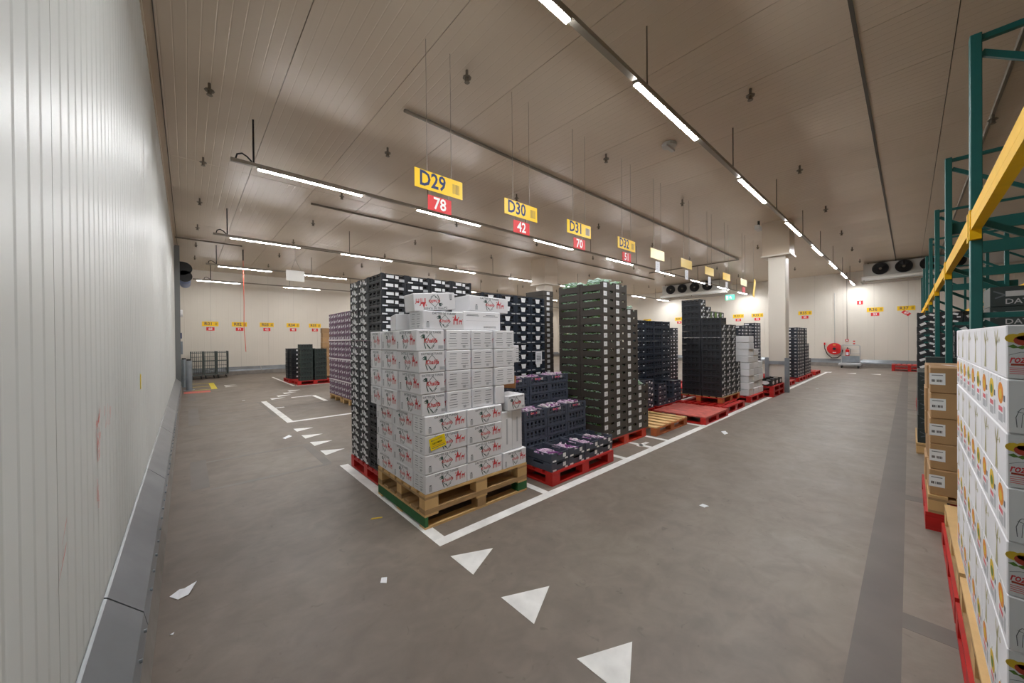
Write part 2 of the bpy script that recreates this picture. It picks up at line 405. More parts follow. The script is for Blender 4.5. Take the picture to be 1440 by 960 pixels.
o = MB().tube([(.14, .1, 2.62), (.2, .1, 2.62)], .12, 'sign_white', 16).build('round_sign', d)
B(0, .05, 2.6, 2.75, 0, 4.2, 'door_grey').build('jamb', d)

# ================================================================== LIGHTS
LX = [(.83, 2.4), (3.5, 5.1), (6.93, 8.53), (10.37, 11.97), (13.8, 15.4), (17.23, 18.83), (20.66, 22.26), (24.0, 25.6)]
ORD = 'first second third fourth fifth sixth seventh eighth ninth tenth eleventh twelfth thirteenth fourteenth fifteenth sixteenth seventeenth eighteenth nineteenth twentieth twenty-first twenty-second twenty-third twenty-fourth twenty-fifth twenty-sixth'.split()
_lm = {}
def lamp_mesh(l, lm):
    if (l, lm) not in _lm:
        h = MB(); h.box(-.035, .035, 0, 0.0001, 0, 0, 'rail')
        a = B(0, l, -.032, .032, 4.262, 4.285, 'rail').mesh('housing'); b = B(.006, l-.006, -.024, .024, 4.253, 4.2615, lm).mesh('diffuser')
        _lm[(l, lm)] = (a, b)
    return _lm[(l, lm)]
rows = [(1.91, 'running over the bare right aisle', .4, 'over the right aisle'), (6.72, 'just behind the yellow hanging signs', .5, 'behind the yellow signs'), (11.6, 'third from the right aisle', .5, 'third from right aisle'), (16.2, 'fourth from the right aisle', .5, 'fourth from right aisle'), (20.4, 'nearest to the far left wall', .2, 'nearest the far wall')]
for (y, where, xs0, short) in rows:
    rl = thing('light_rail', 'thin hanging light rail ' + where, 'light rail', (0, y, 0), 0, 'suspended light rails')
    B(xs0, 25.9, -.03, .03, 4.287, 4.335, 'rail').build('rail', rl)
    x = .78 if y != 1.91 else .9
    rod = MB().tube([(0, 0, 4.335), (0, 0, ZC)], .009, 'rod', 6).mesh('hanger_rod')
    rod2 = MB().tube([(0, 0, 4.335), (0, 0, ZC)], .014, 'black', 6).mesh('feed_pipe')
    if y > 3: ob('feed_pipe', rod2, rl, (.78, 0, 0)); MB().tube([(.56, 0, 4.335), (.58, 0, 4.41), (.64, 0, 4.44), (.7, 0, 4.41), (.76, 0, 4.35)], .012, 'black', 6).build('cable', rl)
    else: ob('hanger_rod', rod, rl, (.9, 0, 0))
    xx = 3.75
    while xx < 25.8: ob('hanger_rod', rod, rl, (xx, 0, 0)); xx += 2.85
    for i, (a, b) in enumerate(LX):
        if y > 20 and i == 0: a -= .5; b -= .6
        t = thing('led_light', 'LED strip light, %s along the light row %s' % (ORD[i], short), 'light', (a, y, 0), 0, 'LED strip lights')
        hm, dm = lamp_mesh(round(b-a, 3), 'led_dim' if y > 15 else 'led'); ob('housing', hm, t); ob('diffuser', dm, t)

# conduits on the ceiling
def conduit(pts, label):
    tag(MB().tube(pts, .025, 'rod', 6).build('ceiling_pipe'), label, 'pipe')
conduit([(2.39, 4.95, 4.97), (17.75, 4.95, 4.97), (17.75, 9.0, 4.97)], 'long grey ceiling pipe with a right-angle bend behind the yellow signs')
conduit([(2.28, 9.8, 4.97), (19.9, 9.8, 4.97)], 'straight grey ceiling pipe behind the second light row')
conduit([(2.4, 14.6, 4.97), (19.0, 14.6, 4.97)], 'straight grey ceiling pipe near the third light row')
conduit([(XL+.05, 15.6, 4.95), (1.45, 15.6, 4.95)], 'short dark ceiling pipe crossing above the roll door')
conduit([(.4, -.86, 4.97), (24, -.86, 4.97)], 'grey sprinkler pipe on the ceiling over the green rack')

# sprinklers
sp = MB(); sp.tube([(0, 0, 0), (0, 0, -.09)], .018, 'rod', 6); sp.tube([(0, 0, -.09), (0, 0, -.1)], .055, 'rod', 8)
sp.tube([(0, 0, -.1), (0, 0, -.15)], .025, 'rod', 6); sp.tube([(0, 0, -.15), (0, 0, -.156)], .035, 'rod', 8)
spm = sp.mesh('ceiling_sprinkler'); n = 0
for j, y in enumerate((1.45, 3.73, 6.15, 8.68, 11.2, 13.72, 16.2, 18.7)):
    for i, x in enumerate((.25, 2.65, 5.75, 9.05, 12.36, 15.6, 18.8, 22.0)):
        if y < 2 and x < 5 or (x < 1 and y < 5): continue
        if x == 12.36 and y in (3.73,): continue
        tag(ob('ceiling_sprinkler', spm, None, (x, y, ZC)), 'small ceiling sprinkler, %s from the left wall in %s row from the right aisle' % (ORD[i], ORD[j]), 'sprinkler', 'ceiling sprinklers')
tag(ob('ceiling_sprinkler', spm, None, (9.12, -.86, ZC-.03)), 'small dark sprinkler head on the ceiling above the green rack', 'sprinkler')

# smoke detector base, camera, white hanging panel, orange cord
t = thing('ceiling_sensor', 'white ceiling sensor bracket beside the right aisle lights', 'sensor', (6.29, 2.81, ZC))
MB().tube([(0, 0, 0), (0, 0, -.05)], .12, 'cooler_white', 12).build('base', t); B(-.16, .16, -.03, .03, -.09, -.05, 'cooler_white').build('bracket', t)
t = thing('security_camera', 'small security camera under the ceiling beside the white column', 'camera', (12.45, 2.95, ZC))
MB().tube([(0, 0, 0), (0, 0, -.14)], .03, 'black', 8).build('bracket', t)
B(-.2, .1, -.06, .06, -.28, -.15, 'cooler_white').build('housing', t, bevel=.01)
t = thing('suspended_baffle', 'white plastic board hanging on cords from the ceiling near the far wall', 'board', (2.75, 14.0, 0))
B(-.27, .27, -.01, .01, 3.66, 4.02, 'duct_white').build('panel', t)
MB().tube([(0, 0, ZC), (0, 0, 4.4), (-.12, 0, 4.02)], .006, 'wire', 5).build('cord', t); MB().tube([(0, 0, 4.4), (.18, 0, 4.02)], .006, 'wire', 5).build('cord', t)
t = thing('pull_cord', 'thin orange pull cord hanging down before the R02 sign', 'cord', (1.55, 16.4, 0))
MB().tube([(0, 0, ZC), (0, 0, 4.6)], .02, 'black', 6).build('fixing', t)
MB().tube([(0, 0, 4.6), (.01, 0, 3.0), (.0, 0, 2.2), (.05, 0, 1.25)], .011, 'orange_cord', 6).build('cord', t)

# ================================================================== HANGING SIGNS
def bars(mb, x, z, w_, h_, m, y=0, n=9, seed=1):
    rr = random.Random(seed); a = x-w_/2
    for k in range(n):
        ww = w_/n*rr.uniform(.3, .8); mb.rect(a+ww/2, z, ww, h_, m, y); a += w_/n
def hanging_sign(x, txt, num, blank=False, mm='sign_yellow', rot=0, label=''):
    t = thing('hanging_sign', label, 'sign', (x, 3.65, 0), rot, 'yellow aisle signs on wires')
    b = B(-.315, .315, -.004, .004, 3.305, 3.515, mm).build('sign_board', t)
    if txt:
        m = MB(); add_text(m, txt, -.09, 3.413, .235, 'sign_navy', bold=.022, sx=.84); m.build('lettering', b, (0, -.0052, 0))
        m = MB(); m.rect(.225, 3.405, .115, .12, 'sticker_grey' if txt in ('D31',) else 'sign_yellow'); bars(m, .225, 3.405, .105, .115, 'barcode', -.0003, 9, hash(num) % 50); m.build('barcode', b, (0, -.0052, 0))
    for s in (-.16, .16): MB().tube([(s, 0, 3.515), (s, 0, ZC)], .004, 'wire', 5).build('wire', t)
    if num:
        p = B(-.155, .155, -.003, .003, 3.085, 3.255, 'sign_red').build('number_plate', t)
        m = MB(); add_text(m, num, 0, 3.168, .19, 'sign_white', bold=.02, sx=.9); m.build('lettering', p, (0, -.0042, 0))
        for s in (-.11, .11): MB().tube([(s, 0, 3.255), (s, 0, 3.305)], .003, 'wire', 4).build('link', t)
    else:
        m = B(-.09, .09, -.002, .002, 3.03, 3.26, 'paper').build('paper_sheet', t)
        q = MB(); [q.rect(0, 3.23-.025*k, .11, .008, 'print_pale') for k in range(7)]; q.build('print', m, (0, -.0032, 0))
        MB().tube([(0, 0, 3.26), (0, 0, 3.305)], .003, 'wire', 4).build('link', t)
    return t
hanging_sign(2.19, 'D29', '78', label='yellow hanging sign D29 with red plate 78', rot=.0)
hanging_sign(3.5, 'D30', '42', label='yellow hanging sign D30 with red plate 42')
hanging_sign(4.82, 'D31', '70', label='yellow hanging sign D31 with red plate 70')
hanging_sign(6.3, 'D32', '51', label='yellow hanging sign D32 with red plate 51')
for k, (x, mm) in enumerate(((7.57, 'sign_yellow_glare'), (9.08, 'sign_yellow_glare'), (10.58, 'sign_yellow_glare'), (11.95, 'sign_yellow'))):  # lettering left out where reflections wash it out
    hanging_sign(x, None, None, mm=mm, label='blank yellow hanging sign with white sheet below, %s past the D32 sign' % ORD[k])
hanging_sign(13.6, None, ' ', mm='sign_yellow_glare', label='glare-washed yellow hanging sign with blank red plate beside the column')
t = thing('hanging_sign', 'yellow sign strip hanging crooked on one wire beside the column', 'sign', (14.8, 3.65, 0)); 
o = B(-.1, .1, -.004, .004, -.32, .32, 'sign_yellow').build('sign_board', t, (0, 0, 3.33)); o.rotation_euler = (0, .35, 0)
MB().tube([(-.1, 0, 3.62), (-.1, 0, ZC)], .004, 'wire', 5).build('wire', t)
hanging_sign(19.5, None, None, mm='sign_yellow', label='small far yellow hanging sign with white sheet to the right of the column')

# wall signs
def wall_sign(pos, rotz, txt, num, label, plate_rot=0):
    t = thing('wall_sign', label, 'sign', pos, rotz, 'yellow bay signs on the walls')
    b = B(-.3, .3, -.006, 0, 0, .22, 'sign_yellow').build('sign_board', t)
    m = MB(); add_text(m, txt, -.07, .11, .2, 'sign_navy', bold=.012, sx=.95); bars(m, .22, .11, .1, .13, 'barcode', 0, 7, 3); m.build('lettering', b, (0, -.007, 0))
    p = B(-.15, .15, -.006, 0, -.08, .08, 'sign_red').build('number_plate', t, (0, 0, -.13)); p.rotation_euler = (0, plate_rot, 0)
    m = MB(); add_text(m, num, 0, 0, .15, 'sign_white', bold=.02); m.build('lettering', p, (0, -.007, 0))
for x, a, b in ((.82, 'R01', '68'), (1.93, 'R02', '71'), (3.06, 'R03', '62'), (4.24, 'R04', '48'), (5.3, 'R05', '55')):
    wall_sign((x, YF-.005, 2.38), 0, a, b, 'yellow wall sign %s above red plate %s on the far left wall' % (a, b))
for y, a, b, pr in ((1.17, 'R36', '23', 0), (.1, 'R37', '87', .7), (3.97, 'R35', '35', 0), (6.27, 'R33', '32', 0), (7.3, 'R32', '30', 0), (11.0, 'R29', '38', 0), (13.4, 'R27', '29', 0)):
    wall_sign((XR-.005, y, 2.85), LEFT, a, b, 'yellow wall sign %s with %s red plate %s on the right end wall' % (a, 'tilted' if pr else 'straight', b), pr)
t = thing('safety_sign', 'small red square safety sign high on the right end wall', 'sign', (XR-.004, 1.72, 3.26), LEFT)
b = B(-.11, .11, -.006, 0, 0, .2, 'sign_red').build('sign_board', t); m = MB(); m.rect(0, .1, .06, .13, 'sign_white'); m.rect(0, .1, .02, .05, 'sign_red', -.0005); m.build('symbol', b, (0, -.007, 0))
t = thing('exit_sign', 'green running-man exit sign hanging left of the white column', 'sign', (21.5, 6.4, 0), LEFT)
b = B(-.22, .22, -.02, .02, 3.6, 3.88, 'exit_green').build('sign_board', t)
m = MB(); m.flat([(-.02, 3.64), (.02, 3.72), (.08, 3.65), (.05, 3.76), (.02, 3.82), (-.06, 3.76), (-.03, 3.73)], 'sign_white'); m.rect(-.13, 3.73, .08, .18, 'sign_white'); m.build('symbol', b, (0, -.0215, 0))
MB().tube([(0, 0, 3.88), (0, 0, ZC)], .006, 'wire', 5).build('wire', t)

# ================================================================== COOLERS
def cooler(pos, length, nf, label):
    t = thing('evaporator_cooler', label, 'cooler', pos, LEFT)       # local x along wall, front -y
    B(0, length, 0, .8, 4.36, 4.93, 'cooler_white').build('casing', t)
    for s in (.15, length-.15): B(s-.03, s+.03, .1, .16, 4.93, 4.984, 'rod').build('bracket', t)
    for k in range(nf):
        x = .55+k*.72
        f = ob('fan', None, t, (x, -.02, 4.66))
        m = MB(); n = 24
        for i in range(n):
            a, b2 = 2*math.pi*i/n, 2*math.pi*(i+1)/n
            for (r0, d0), (r1, d1) in (((.27, .02), (.27, -.06)), ((.27, -.06), (.245, -.06)), ((.245, -.06), (.245, .015))):
                m.poly([(r0*math.cos(a), d0, r0*math.sin(a)), (r0*math.cos(b2), d0, r0*math.sin(b2)), (r1*math.cos(b2), d1, r1*math.sin(b2)), (r1*math.cos(a), d1, r1*math.sin(a))], 'fan_black')
            m.poly([(0, .018, 0), (.27*math.cos(b2), .018, .27*math.sin(b2)), (.27*math.cos(a), .018, .27*math.sin(a))][::-1], 'fan_black')
        for i in range(7):
            a = 2*math.pi*i/7
            m.poly([(.05*math.cos(a-.2), -.01, .05*math.sin(a-.2)), (.23*math.cos(a-.1), -.025, .23*math.sin(a-.1)), (.23*math.cos(a+.45), .005, .23*math.sin(a+.45)), (.05*math.cos(a+.4), .005, .05*math.sin(a+.4))], 'fan_black')
        f.data = None
        ob('shroud_and_blades', m.mesh('fan_shroud'), f)
        MB().tube([(0, -.05, 0), (0, .01, 0)], .05, 'rod', 12).build('hub', f)
    MB().tube([(-.05, -.14, 4.25), (length+.05, -.14, 4.25)], .1, 'duct_white', 12).build('drain_pipe', t, smooth=True)
    B(-.08, length+.08, -.25, .8, 4.09, 4.115, 'rod').build('drip_tray', t)
    for s in (.03, length/2, length-.03): B(s-.012, s+.012, -.2, -.17, 4.125, 4.32, 'rod').build('strap', t)
    return t
cooler((23.3, 1.42, 0), 4.4, 4, 'white ceiling cooler unit with black fans above the R36 sign')
cooler((22.73, 10.66, 0), 3.75, 4, 'white ceiling cooler unit with four black fans left of the column')

# ================================================================== PALLETS
def pallet_meshes(top, blk, side, lx=1.2, ly=1.0):
    g = {}
    g['top'] = [(B(0, lx, 0, .12 if i in (0, 6) else .11, .123, .145, top).mesh('top_board'), (0, y, 0)) for i, y in enumerate((0, .155, .30, .445, .59, .735, .88))]
    return g
_pal = {}
def pallet(x, y, z, label, kind='red', group=None, rot=0, lx=1.2, ly=1.0, bcol=None):
    sets = {'red': ('red_paint', 'red_paint', 'red_paint'), 'wood': ('wood', 'wood', 'wood_grey'), 'greenwood': ('wood_grey', 'green_paint', 'wood'), 'worn': ('red_worn', 'red_paint', 'red_paint'), 'orange': ('wood', 'wood_orange', 'wood_orange'), 'redlight': ('red_light', 'red_light', 'red_light'), 'brownred': ('wood_grey', 'wood_orange', 'red_paint')}[kind]
    key = (kind, lx, ly)
    if key not in _pal:
        T, K, S = sets; q = []
        nb = 7; gap = (ly-nb*.105)/(nb-1)
        if kind in ('orange', 'worn'):
            nb = 6 if kind == 'orange' else 10; wb = .125 if kind == 'orange' else .112; gp = (lx-nb*wb)/(nb-1)
            tb = B(0, wb, 0, ly, .124, .145, T).mesh('top_board')
            for i in range(nb): q.append(('top_board', tb, (i*(wb+gp), 0, 0)))
            st = B(0, lx, 0, .1, .104, .1235, S).mesh('cross_board')
            for yy in (0, ly/2-.05, ly-.1): q.append(('cross_board', st, (0, yy, 0)))
        else:
            tb = B(0, lx, 0, .105, .124, .145, T).mesh('top_board')
            for i in range(nb): q.append(('top_board', tb, (0, i*(.105+gap), 0)))
            st = B(0, .13, 0, ly, .104, .1235, S).mesh('cross_board')
            for xx in (0, lx/2-.065, lx-.13): q.append(('cross_board', st, (xx, 0, 0)))
        bk = B(0, .13, 0, .1, .0205, .1035, K).mesh('block')
        for xx in (0, lx/2-.065, lx-.13):
            for yy in (0, ly/2-.05, ly-.1): q.append(('block', bk, (xx, yy, 0)))
        bb = B(0, lx, 0, .1, 0, .02, S if kind != 'greenwood' else 'wood').mesh('bottom_board')
        for yy in (0, ly/2-.05, ly-.1): q.append(('bottom_board', bb, (0, yy, 0)))
        if kind == 'greenwood':
            q = [e for e in q if not (e[0] == 'block' and e[2][0] < lx/2)]; bw = B(0, .1, 0, .1, .0205, .1035, 'wood_grey').mesh('block')
            q += [('block', bw, (lx/2-.05, yy, 0)) for yy in (0, ly/2-.05, ly-.1)]
            q.append(('side_plank', B(0, .03, 0, ly, .0205, .1035, 'green_paint').mesh('side_plank'), (0, 0, 0)))
            q += [('block', bw, (.031, yy, 0)) for yy in (ly/2-.05, ly-.1)]
        if kind in ('red', 'worn', 'redlight') and kind != 'orange':
            sb = B(0, .1, .102, ly/2-.052, 0.0, .02, S).mesh('end_board'); sb2 = B(0, .1, ly/2+.052, ly-.102, 0.0, .02, S).mesh('end_board')
            q += [('end_board', m_, (xx, 0, 0)) for m_ in (sb, sb2) for xx in (0, lx-.1)]
        _pal[key] = q
    t = thing('pallet', label, 'pallet', (x, y, z), rot, group)
    for nm, me, lc in _pal[key]: ob(nm, me, t, lc)
    return t
PG = 'pallets in the D row'
pallet(1.47, 2.74, .146, 'upper bare wood pallet under the white date cartons', 'wood')
pallet(1.47, 2.74, 0, 'lower wood pallet with green painted blocks under the white date cartons', 'greenwood')
pallet(1.55, 3.82, 0, 'red pallet under the black labelled trays behind the white cartons', 'red')
pallet(2.92, 2.6, 0, 'red pallet carrying stepped slate crates of purple vegetables', 'red')
pallet(3.0, 3.85, 0, 'red pallet under the tall dark blue crate stack behind the slate crates', 'red')
pallet(4.36, 2.9, 0, 'bright red pallet under the dark brown vegetable cartons', 'redlight')
pallet(4.3, 4.0, 0, 'red pallet behind the dark brown vegetable cartons', 'red')
pallet(5.66, 2.77, 0, 'empty pale wood pallet with orange blocks on the white floor line', 'orange', ly=.8)
pallet(6.1, 3.6, 0, 'red pallet under white-tagged crates behind the empty wood pallet', 'red', ly=.8)
pallet(7.03, 2.5, 0, 'empty worn red pallet with a faded pink deck', 'worn')
pallet(7.42, 3.58, 0, 'red pallet under low black crates behind the worn red pallet', 'red')
pallet(8.36, 2.56, 0, 'lower red pallet under the tall crates with white print', 'red')
pallet(8.66, 2.74, .146, 'upper brown pallet under the tall crates with white print', 'brownred')
pallet(10.2, 2.6, 0, 'red pallet under the white carton stack before the column', 'red')
pallet(11.55, 2.42, 0, 'lower of two red pallets beside the column guard', 'red'); pallet(11.55, 2.42, .146, 'upper of two red pallets beside the column guard', 'red')
pallet(14.2, 2.62, 0, 'lower red pallet just behind the column', 'red'); pallet(14.25, 2.9, .146, 'upper red pallet just behind the column', 'red')
pallet(16.1, 2.62, 0, 'red pallet under the tallest black crates right of the column', 'red'); pallet(17.5, 2.62, 0, 'red pallet under the stepped black crates right of the column', 'red')
pallet(19.4, 2.62, 0, 'last red pallet at the far end of the white line', 'red'); 
pallet(10.88, 3.9, 0, 'nearer red pallet in the second rank under plain white cartons', 'red'); pallet(12.12, 3.9, 0, 'farther red pallet in the second rank under plain white cartons', 'red'); pallet(11.38, 5.2, 0, 'red pallet in the third rank behind the printed crates', 'red')
pallet(2.97, 8.85, 0, 'nearer pale wood pallet under the purple cartons', 'wood', ly=1.0); pallet(2.97, 9.95, 0, 'farther pale wood pallet under the purple cartons', 'wood', ly=1.0)
pallet(2.98, 15.05, 0, 'nearer red pallet under black crates before the far left wall', 'red'); pallet(2.9, 16.15, 0, 'farther red pallet under black crates before the far left wall', 'red')
pallet(4.3, 16.9, 0, 'wood pallet under the tall brown cartons near the far wall', 'wood')
pallet(24.0, -.55, 0, 'lower lone red pallet lying by the right end wall', 'red', rot=0, lx=1.0, ly=1.1); pallet(24.0, -.55, .146, 'upper lone red pallet lying by the right end wall', 'red', lx=1.0, ly=1.1)

# ================================================================== CRATES
def tray_mesh(sx, sy, h, m, vents=3, dark_fill=.84, name='crate'):
    b = MB(); t = .012; x, y = sx/2-.002, sy/2-.002; H_ = h-.002
    b.box(-x+t+.008, x-t-.008, -y+t+.008, y-t-.008, .004, h*dark_fill, 'black' if dark_fill > .2 else m)  # added black block closes the vents, stands in for the dark interior
    for a in (-1, 1):
        for c in (-1, 1):
            b.box(min(a*x, a*(x-.03)), max(a*x, a*(x-.03)), min(c*y, c*(y-.03)), max(c*y, c*(y-.03)), 0, H_, m)
    for s in (-1, 1):                      # long walls: lower band, mid bars, top rim
        y0, y1 = sorted((s*(y-.004), s*(y-.004-t))); w_ = x-.03
        b.box(-w_, w_, y0, y1, 0, h*.30, m); b.box(-w_, w_, y0-.003, y1+.003, h*.86, H_-.004, m)
        b.box(-w_, w_, y0, y1, h*.42, h*.56, m)
        for k in range(vents+1):
            c = -w_+2*w_*k/vents; b.box(c-.016, c+.016, y0, y1, h*.30, h*.86, m)
        x0, x1 = sorted((s*(x-.004), s*(x-.004-t))); w_ = y-.03
        b.box(x0, x1, -w_, w_, 0, h*.30, m); b.box(x0-.003, x1+.003, -w_, w_, h*.86, H_-.004, m)
        b.box(x0, x1, -w_, w_, h*.42, h*.56, m)
        for k in range(vents+1):
            c = -w_+2*w_*k/vents; b.box(x0, x1, c-.016, c+.016, h*.30, h*.86, m)
    return b.mesh(name)
def solid_tray_mesh(sx, sy, h, m, name='tray'):
    b = MB(); t = .01; x, y = sx/2-.002, sy/2-.002; H_ = h-.002
    b.box(-x+t, x-t, -y+t, y-t, .002, .01, m)
    for a in (-1, 1):
        for c in (-1, 1): b.box(min(a*x, a*(x-.025)), max(a*x, a*(x-.025)), min(c*y, c*(y-.025)), max(c*y, c*(y-.025)), 0, H_, m)
    for s in (-1, 1):
        y0, y1 = sorted((s*(y-.003), s*(y-.003-t))); w_ = x-.025
        b.box(-w_, w_, y0, y1, .0, h*.62, m); b.box(-w_, -w_*.45, y0, y1, h*.62, H_-.006, m); b.box(w_*.45, w_, y0, y1, h*.62, H_-.006, m)
        b.box(-w_*.45, w_*.45, y0, y1, h*.86, H_-.006, m)
        x0, x1 = sorted((s*(x-.003), s*(x-.003-t))); w_ = y-.025
        b.box(x0, x1, -w_, w_, 0, h*.62, m); b.box(x0, x1, -w_, -w_*.45, h*.62, H_-.006, m); b.box(x0, x1, w_*.45, w_, h*.62, H_-.006, m)
        b.box(x0, x1, -w_*.45, w_*.45, h*.86, H_-.006, m)
    return b.mesh(name)
def card_tray_mesh(sx, sy, h, m):           # ends on +-y high with hand slot, sides on +-x lower
    b = MB(); t = .006; x, y = sx/2-.0015, sy/2-.0015; H_ = h-.0015
    b.box(-x+t, x-t, -y+t, y-t, .001, .006, m)
    for s in (-1, 1):
        y0, y1 = sorted((s*y, s*(y-t)))
        b.box(-x, x, y0, y1, 0, h*.74, m); b.box(-x, x*.12, y0, y1, h*.74, H_, m); b.box(x*.62, x, y0, y1, h*.74, H_, m)
        x0, x1 = sorted((s*x, s*(x-t))); b.box(x0, x1, -y+t, y-t, 0, h*.72, m)
        for c in (-1, 1): b.box(x0, x1, min(c*(y-t), c*(y-.05)), max(c*(y-t), c*(y-.05)), h*.72, H_, m)
    return b.mesh('cardboard_tray')
def sticker_mesh(rects, seed=0):
    m = MB()
    for r_ in rects: m.rect(r_[0], r_[1], r_[2], r_[3], r_[4] if len(r_) > 4 else 'sticker', 0, r_[5] if len(r_) > 5 else 0)
    return m.mesh('label_sticker')
def column_of(name, cat, me, x, y, z0, pitch, n, label, group, decals=(), rot=0, jit=.003, sizes=None, rnd=random.Random(5)):
    out = []
    for k in range(n):
        o = ob(name, me, None, (x+rnd.uniform(-jit, jit), y+rnd.uniform(-jit, jit), z0+k*pitch), rot+rnd.uniform(-1, 1)*jit*2)
        w_ = ORD[n-1-k] + ' from top' if n > 1 else 'single'
        tag(o, label.replace('#', w_), cat, group)
        for dm, lc, rz, nm in decals: ob(nm, dm[k % len(dm)] if isinstance(dm, list) else dm, o, lc, rz)
        out.append(o)
    return out
# --- A: black labelled trays behind the white cartons
PA, NA = .0915, 24
tA = tray_mesh(.298, .395, .0905, 'crate_black', 3); tA2 = solid_tray_mesh(.395, .298, .0905, 'crate_black')
rg = random.Random(11)
stA = [sticker_mesh([(-.05, .052+rg.uniform(-.004, .004), .085, .034), (.028, .052, .04, .036), (-.105, .012, .06, .016), (.085, .022, .06, .03, 'sticker_grey')]) for _ in range(3)]
stA2 = [sticker_mesh([(-.05, .05, .04, .05, 'sticker', .4), (0.01, .045, .045, .055, 'sticker', -.2), (.05, .03, .035, .06, 'sticker', .15), (-.1, .015, .05, .022), (.09, .018, .05, .022), (.0, .075, .06, .014, 'sticker_grey')]) for _ in range(3)]
stA2b = [sticker_mesh([(-.06, .05, .05, .04, 'sticker', -.3), (0.02, .05, .03, .06, 'sticker', .3), (.06, .04, .03, .04, 'sticker', -.35), (-.1, .015, .05, .02), (.1, .02, .05, .025)]) ]
G_A = 'black labelled trays behind the white cartons'
for i in range(4):
    column_of('produce_tray', 'tray', tA, 1.705+i*.3, 4.02, .146, PA, NA, 'black labelled tray, # of front column %s behind the white cartons' % ('one', 'two', 'three', 'four')[i], G_A, [(stA, (0, -.1985, 0), FRONT, 'label_sticker')])
for j in range(2):
    column_of('produce_tray', 'tray', tA2, 1.755, 4.372+j*.3, .146, PA, NA, 'black tray with white print, # of %s column facing left wall' % ('nearer', 'farther')[j], G_A, [(stA2+stA2b, (-.1985, 0, 0), LEFT, 'label_sticker')])
# --- B: dark blue tall crates
tB = tray_mesh(.308, .4, .139, 'crate_blue', 2)
stB = MB(); stB.flat([(-.055, .11), (.045, .11), (.028, .045), (-.038, .045)], 'sticker'); stB.rect(-.105, .012, .07, .016, 'sticker_grey'); stB.rect(.105, .012, .07, .016, 'sticker_grey'); stB = stB.mesh('label_sticker')
for i in range(4):
    column_of('deep_blue_crate', 'crate', tB, 3.095+i*.31, 4.05, .146, .14, 15 if i else 15, 'dark blue crate with cup label, # of column %s behind slate crates' % ('one', 'two', 'three', 'four')[i], 'dark blue crates with white cup labels', [(stB, (0, -.2025, 0), FRONT, 'label_sticker')])
p = B(-.07, .07, -.001, .001, 0, .2, 'paper').build('paper_sheet', None, (4.03, 3.845, 1.22)); tag(p, 'white printed paper sheet taped to the dark blue crates', 'paper')
q = MB(); [q.rect(0, .16-.022*k, .1, .012, 'print_grey' if k in (2, 3, 4) else 'print_pale') for k in range(6)]; q.build('print', p, (0, -.0022, 0))
# --- C: slate crates with purple vegetables, stepped
tC = tray_mesh(.395, .298, .118, 'crate_slate', 5, .3); tCf = solid_tray_mesh(.298, .4, .098, 'crate_slate', 'crate')
stC = sticker_mesh([(.07, .05, .05, .045), (.105, .012, .05, .02), (-.1, .012, .06, .02)])
stCp = sticker_mesh([(-.03, .085, .13, .02, 'print_pink'), (-.02, .082, .03, .035, 'veg_violet'), (.04, .084, .05, .03, 'print_pale')])
G_C = 'slate crates of purple vegetables'
for i in range(4):
    column_of('vegetable_crate', 'crate', tCf, 3.08+i*.302, 2.82, .146, .1, 2, 'slate crate, # of front column %s, purple vegetable pallet' % ('one', 'two', 'three', 'four')[i], G_C, [(stC, (0, -.2015, 0), FRONT, 'label_sticker')], jit=.006)
for i in range(3):
    column_of('vegetable_crate', 'crate', tC, 3.13+i*.4, 3.19, .146, .12, 5 if i else 5, 'slate crate, # of middle-row column %s, purple vegetable pallet' % ('one', 'two', 'three')[i], G_C, [], jit=.004)
    ob('print', stCp, bpy.data.objects[-1] if False else C.objects[-1], (0, -.1495, 0), FRONT)
    column_of('vegetable_crate', 'crate', tC, 3.13+i*.4, 3.5, .146, .12, 8, 'slate crate, # of rear-row column %s, purple vegetable pallet' % ('one', 'two', 'three')[i], G_C, [], jit=.004)
    ob('print', stCp, C.objects[-1], (0, -.1495, 0), FRONT)
def heap(name, label, cat, cx_, cy_, z, sx, sy, h, n, mats, ln=(.05, .12), seed=1, parent=None):
    rr = random.Random(seed); m = MB()
    for _ in range(n):
        a = rr.uniform(0, math.pi); l = rr.uniform(*ln); x = rr.uniform(-sx/2+.03, sx/2-.03); y = rr.uniform(-sy/2+.03, sy/2-.03)
        dx, dy = math.cos(a)*l/2, math.sin(a)*l/2
        cl = lambda v, lim: max(-lim, min(lim, v))
        z0 = rr.uniform(.01, h); dz = rr.uniform(-.02, .02)
        m.tube([(cl(x-dx, sx/2-.012), cl(y-dy, sy/2-.012), z0), (x, y, z0+rr.uniform(0, .02)), (cl(x+dx, sx/2-.012), cl(y+dy, sy/2-.012), max(.008, z0+dz))], rr.uniform(.006, .012), rr.choice(mats), 5)
    o = m.build(name, parent, (cx_, cy_, z)); o['kind'] = 'stuff'
    if label: tag(o, label, cat)
    return o
PV = ['veg_purple', 'veg_purple', 'veg_purple', 'tape_white', 'veg_purple', 'veg_violet']
for i in range(4):
    heap('purple_vegetables', 'purple vegetables in film filling front slate crate %s' % ('one', 'two', 'three', 'four')[i], 'vegetables', 3.08+i*.302, 2.82, .258, .25, .345, .035, 42, PV, (.08, .18), i+3)
for i in range(3):
    heap('purple_vegetables', 'purple vegetables in film filling middle-row slate crate %s' % ('one', 'two', 'three')[i], 'vegetables', 3.13+i*.4, 3.19, .146+.48+.03, .34, .245, .085, 90, PV, (.06, .14), i+13)
    heap('purple_vegetables', 'purple vegetables in film filling rear-row slate crate %s' % ('one', 'two', 'three')[i], 'vegetables', 3.13+i*.4, 3.5, .146+.84+.03, .34, .245, .085, 90, PV, (.06, .14), i+23)
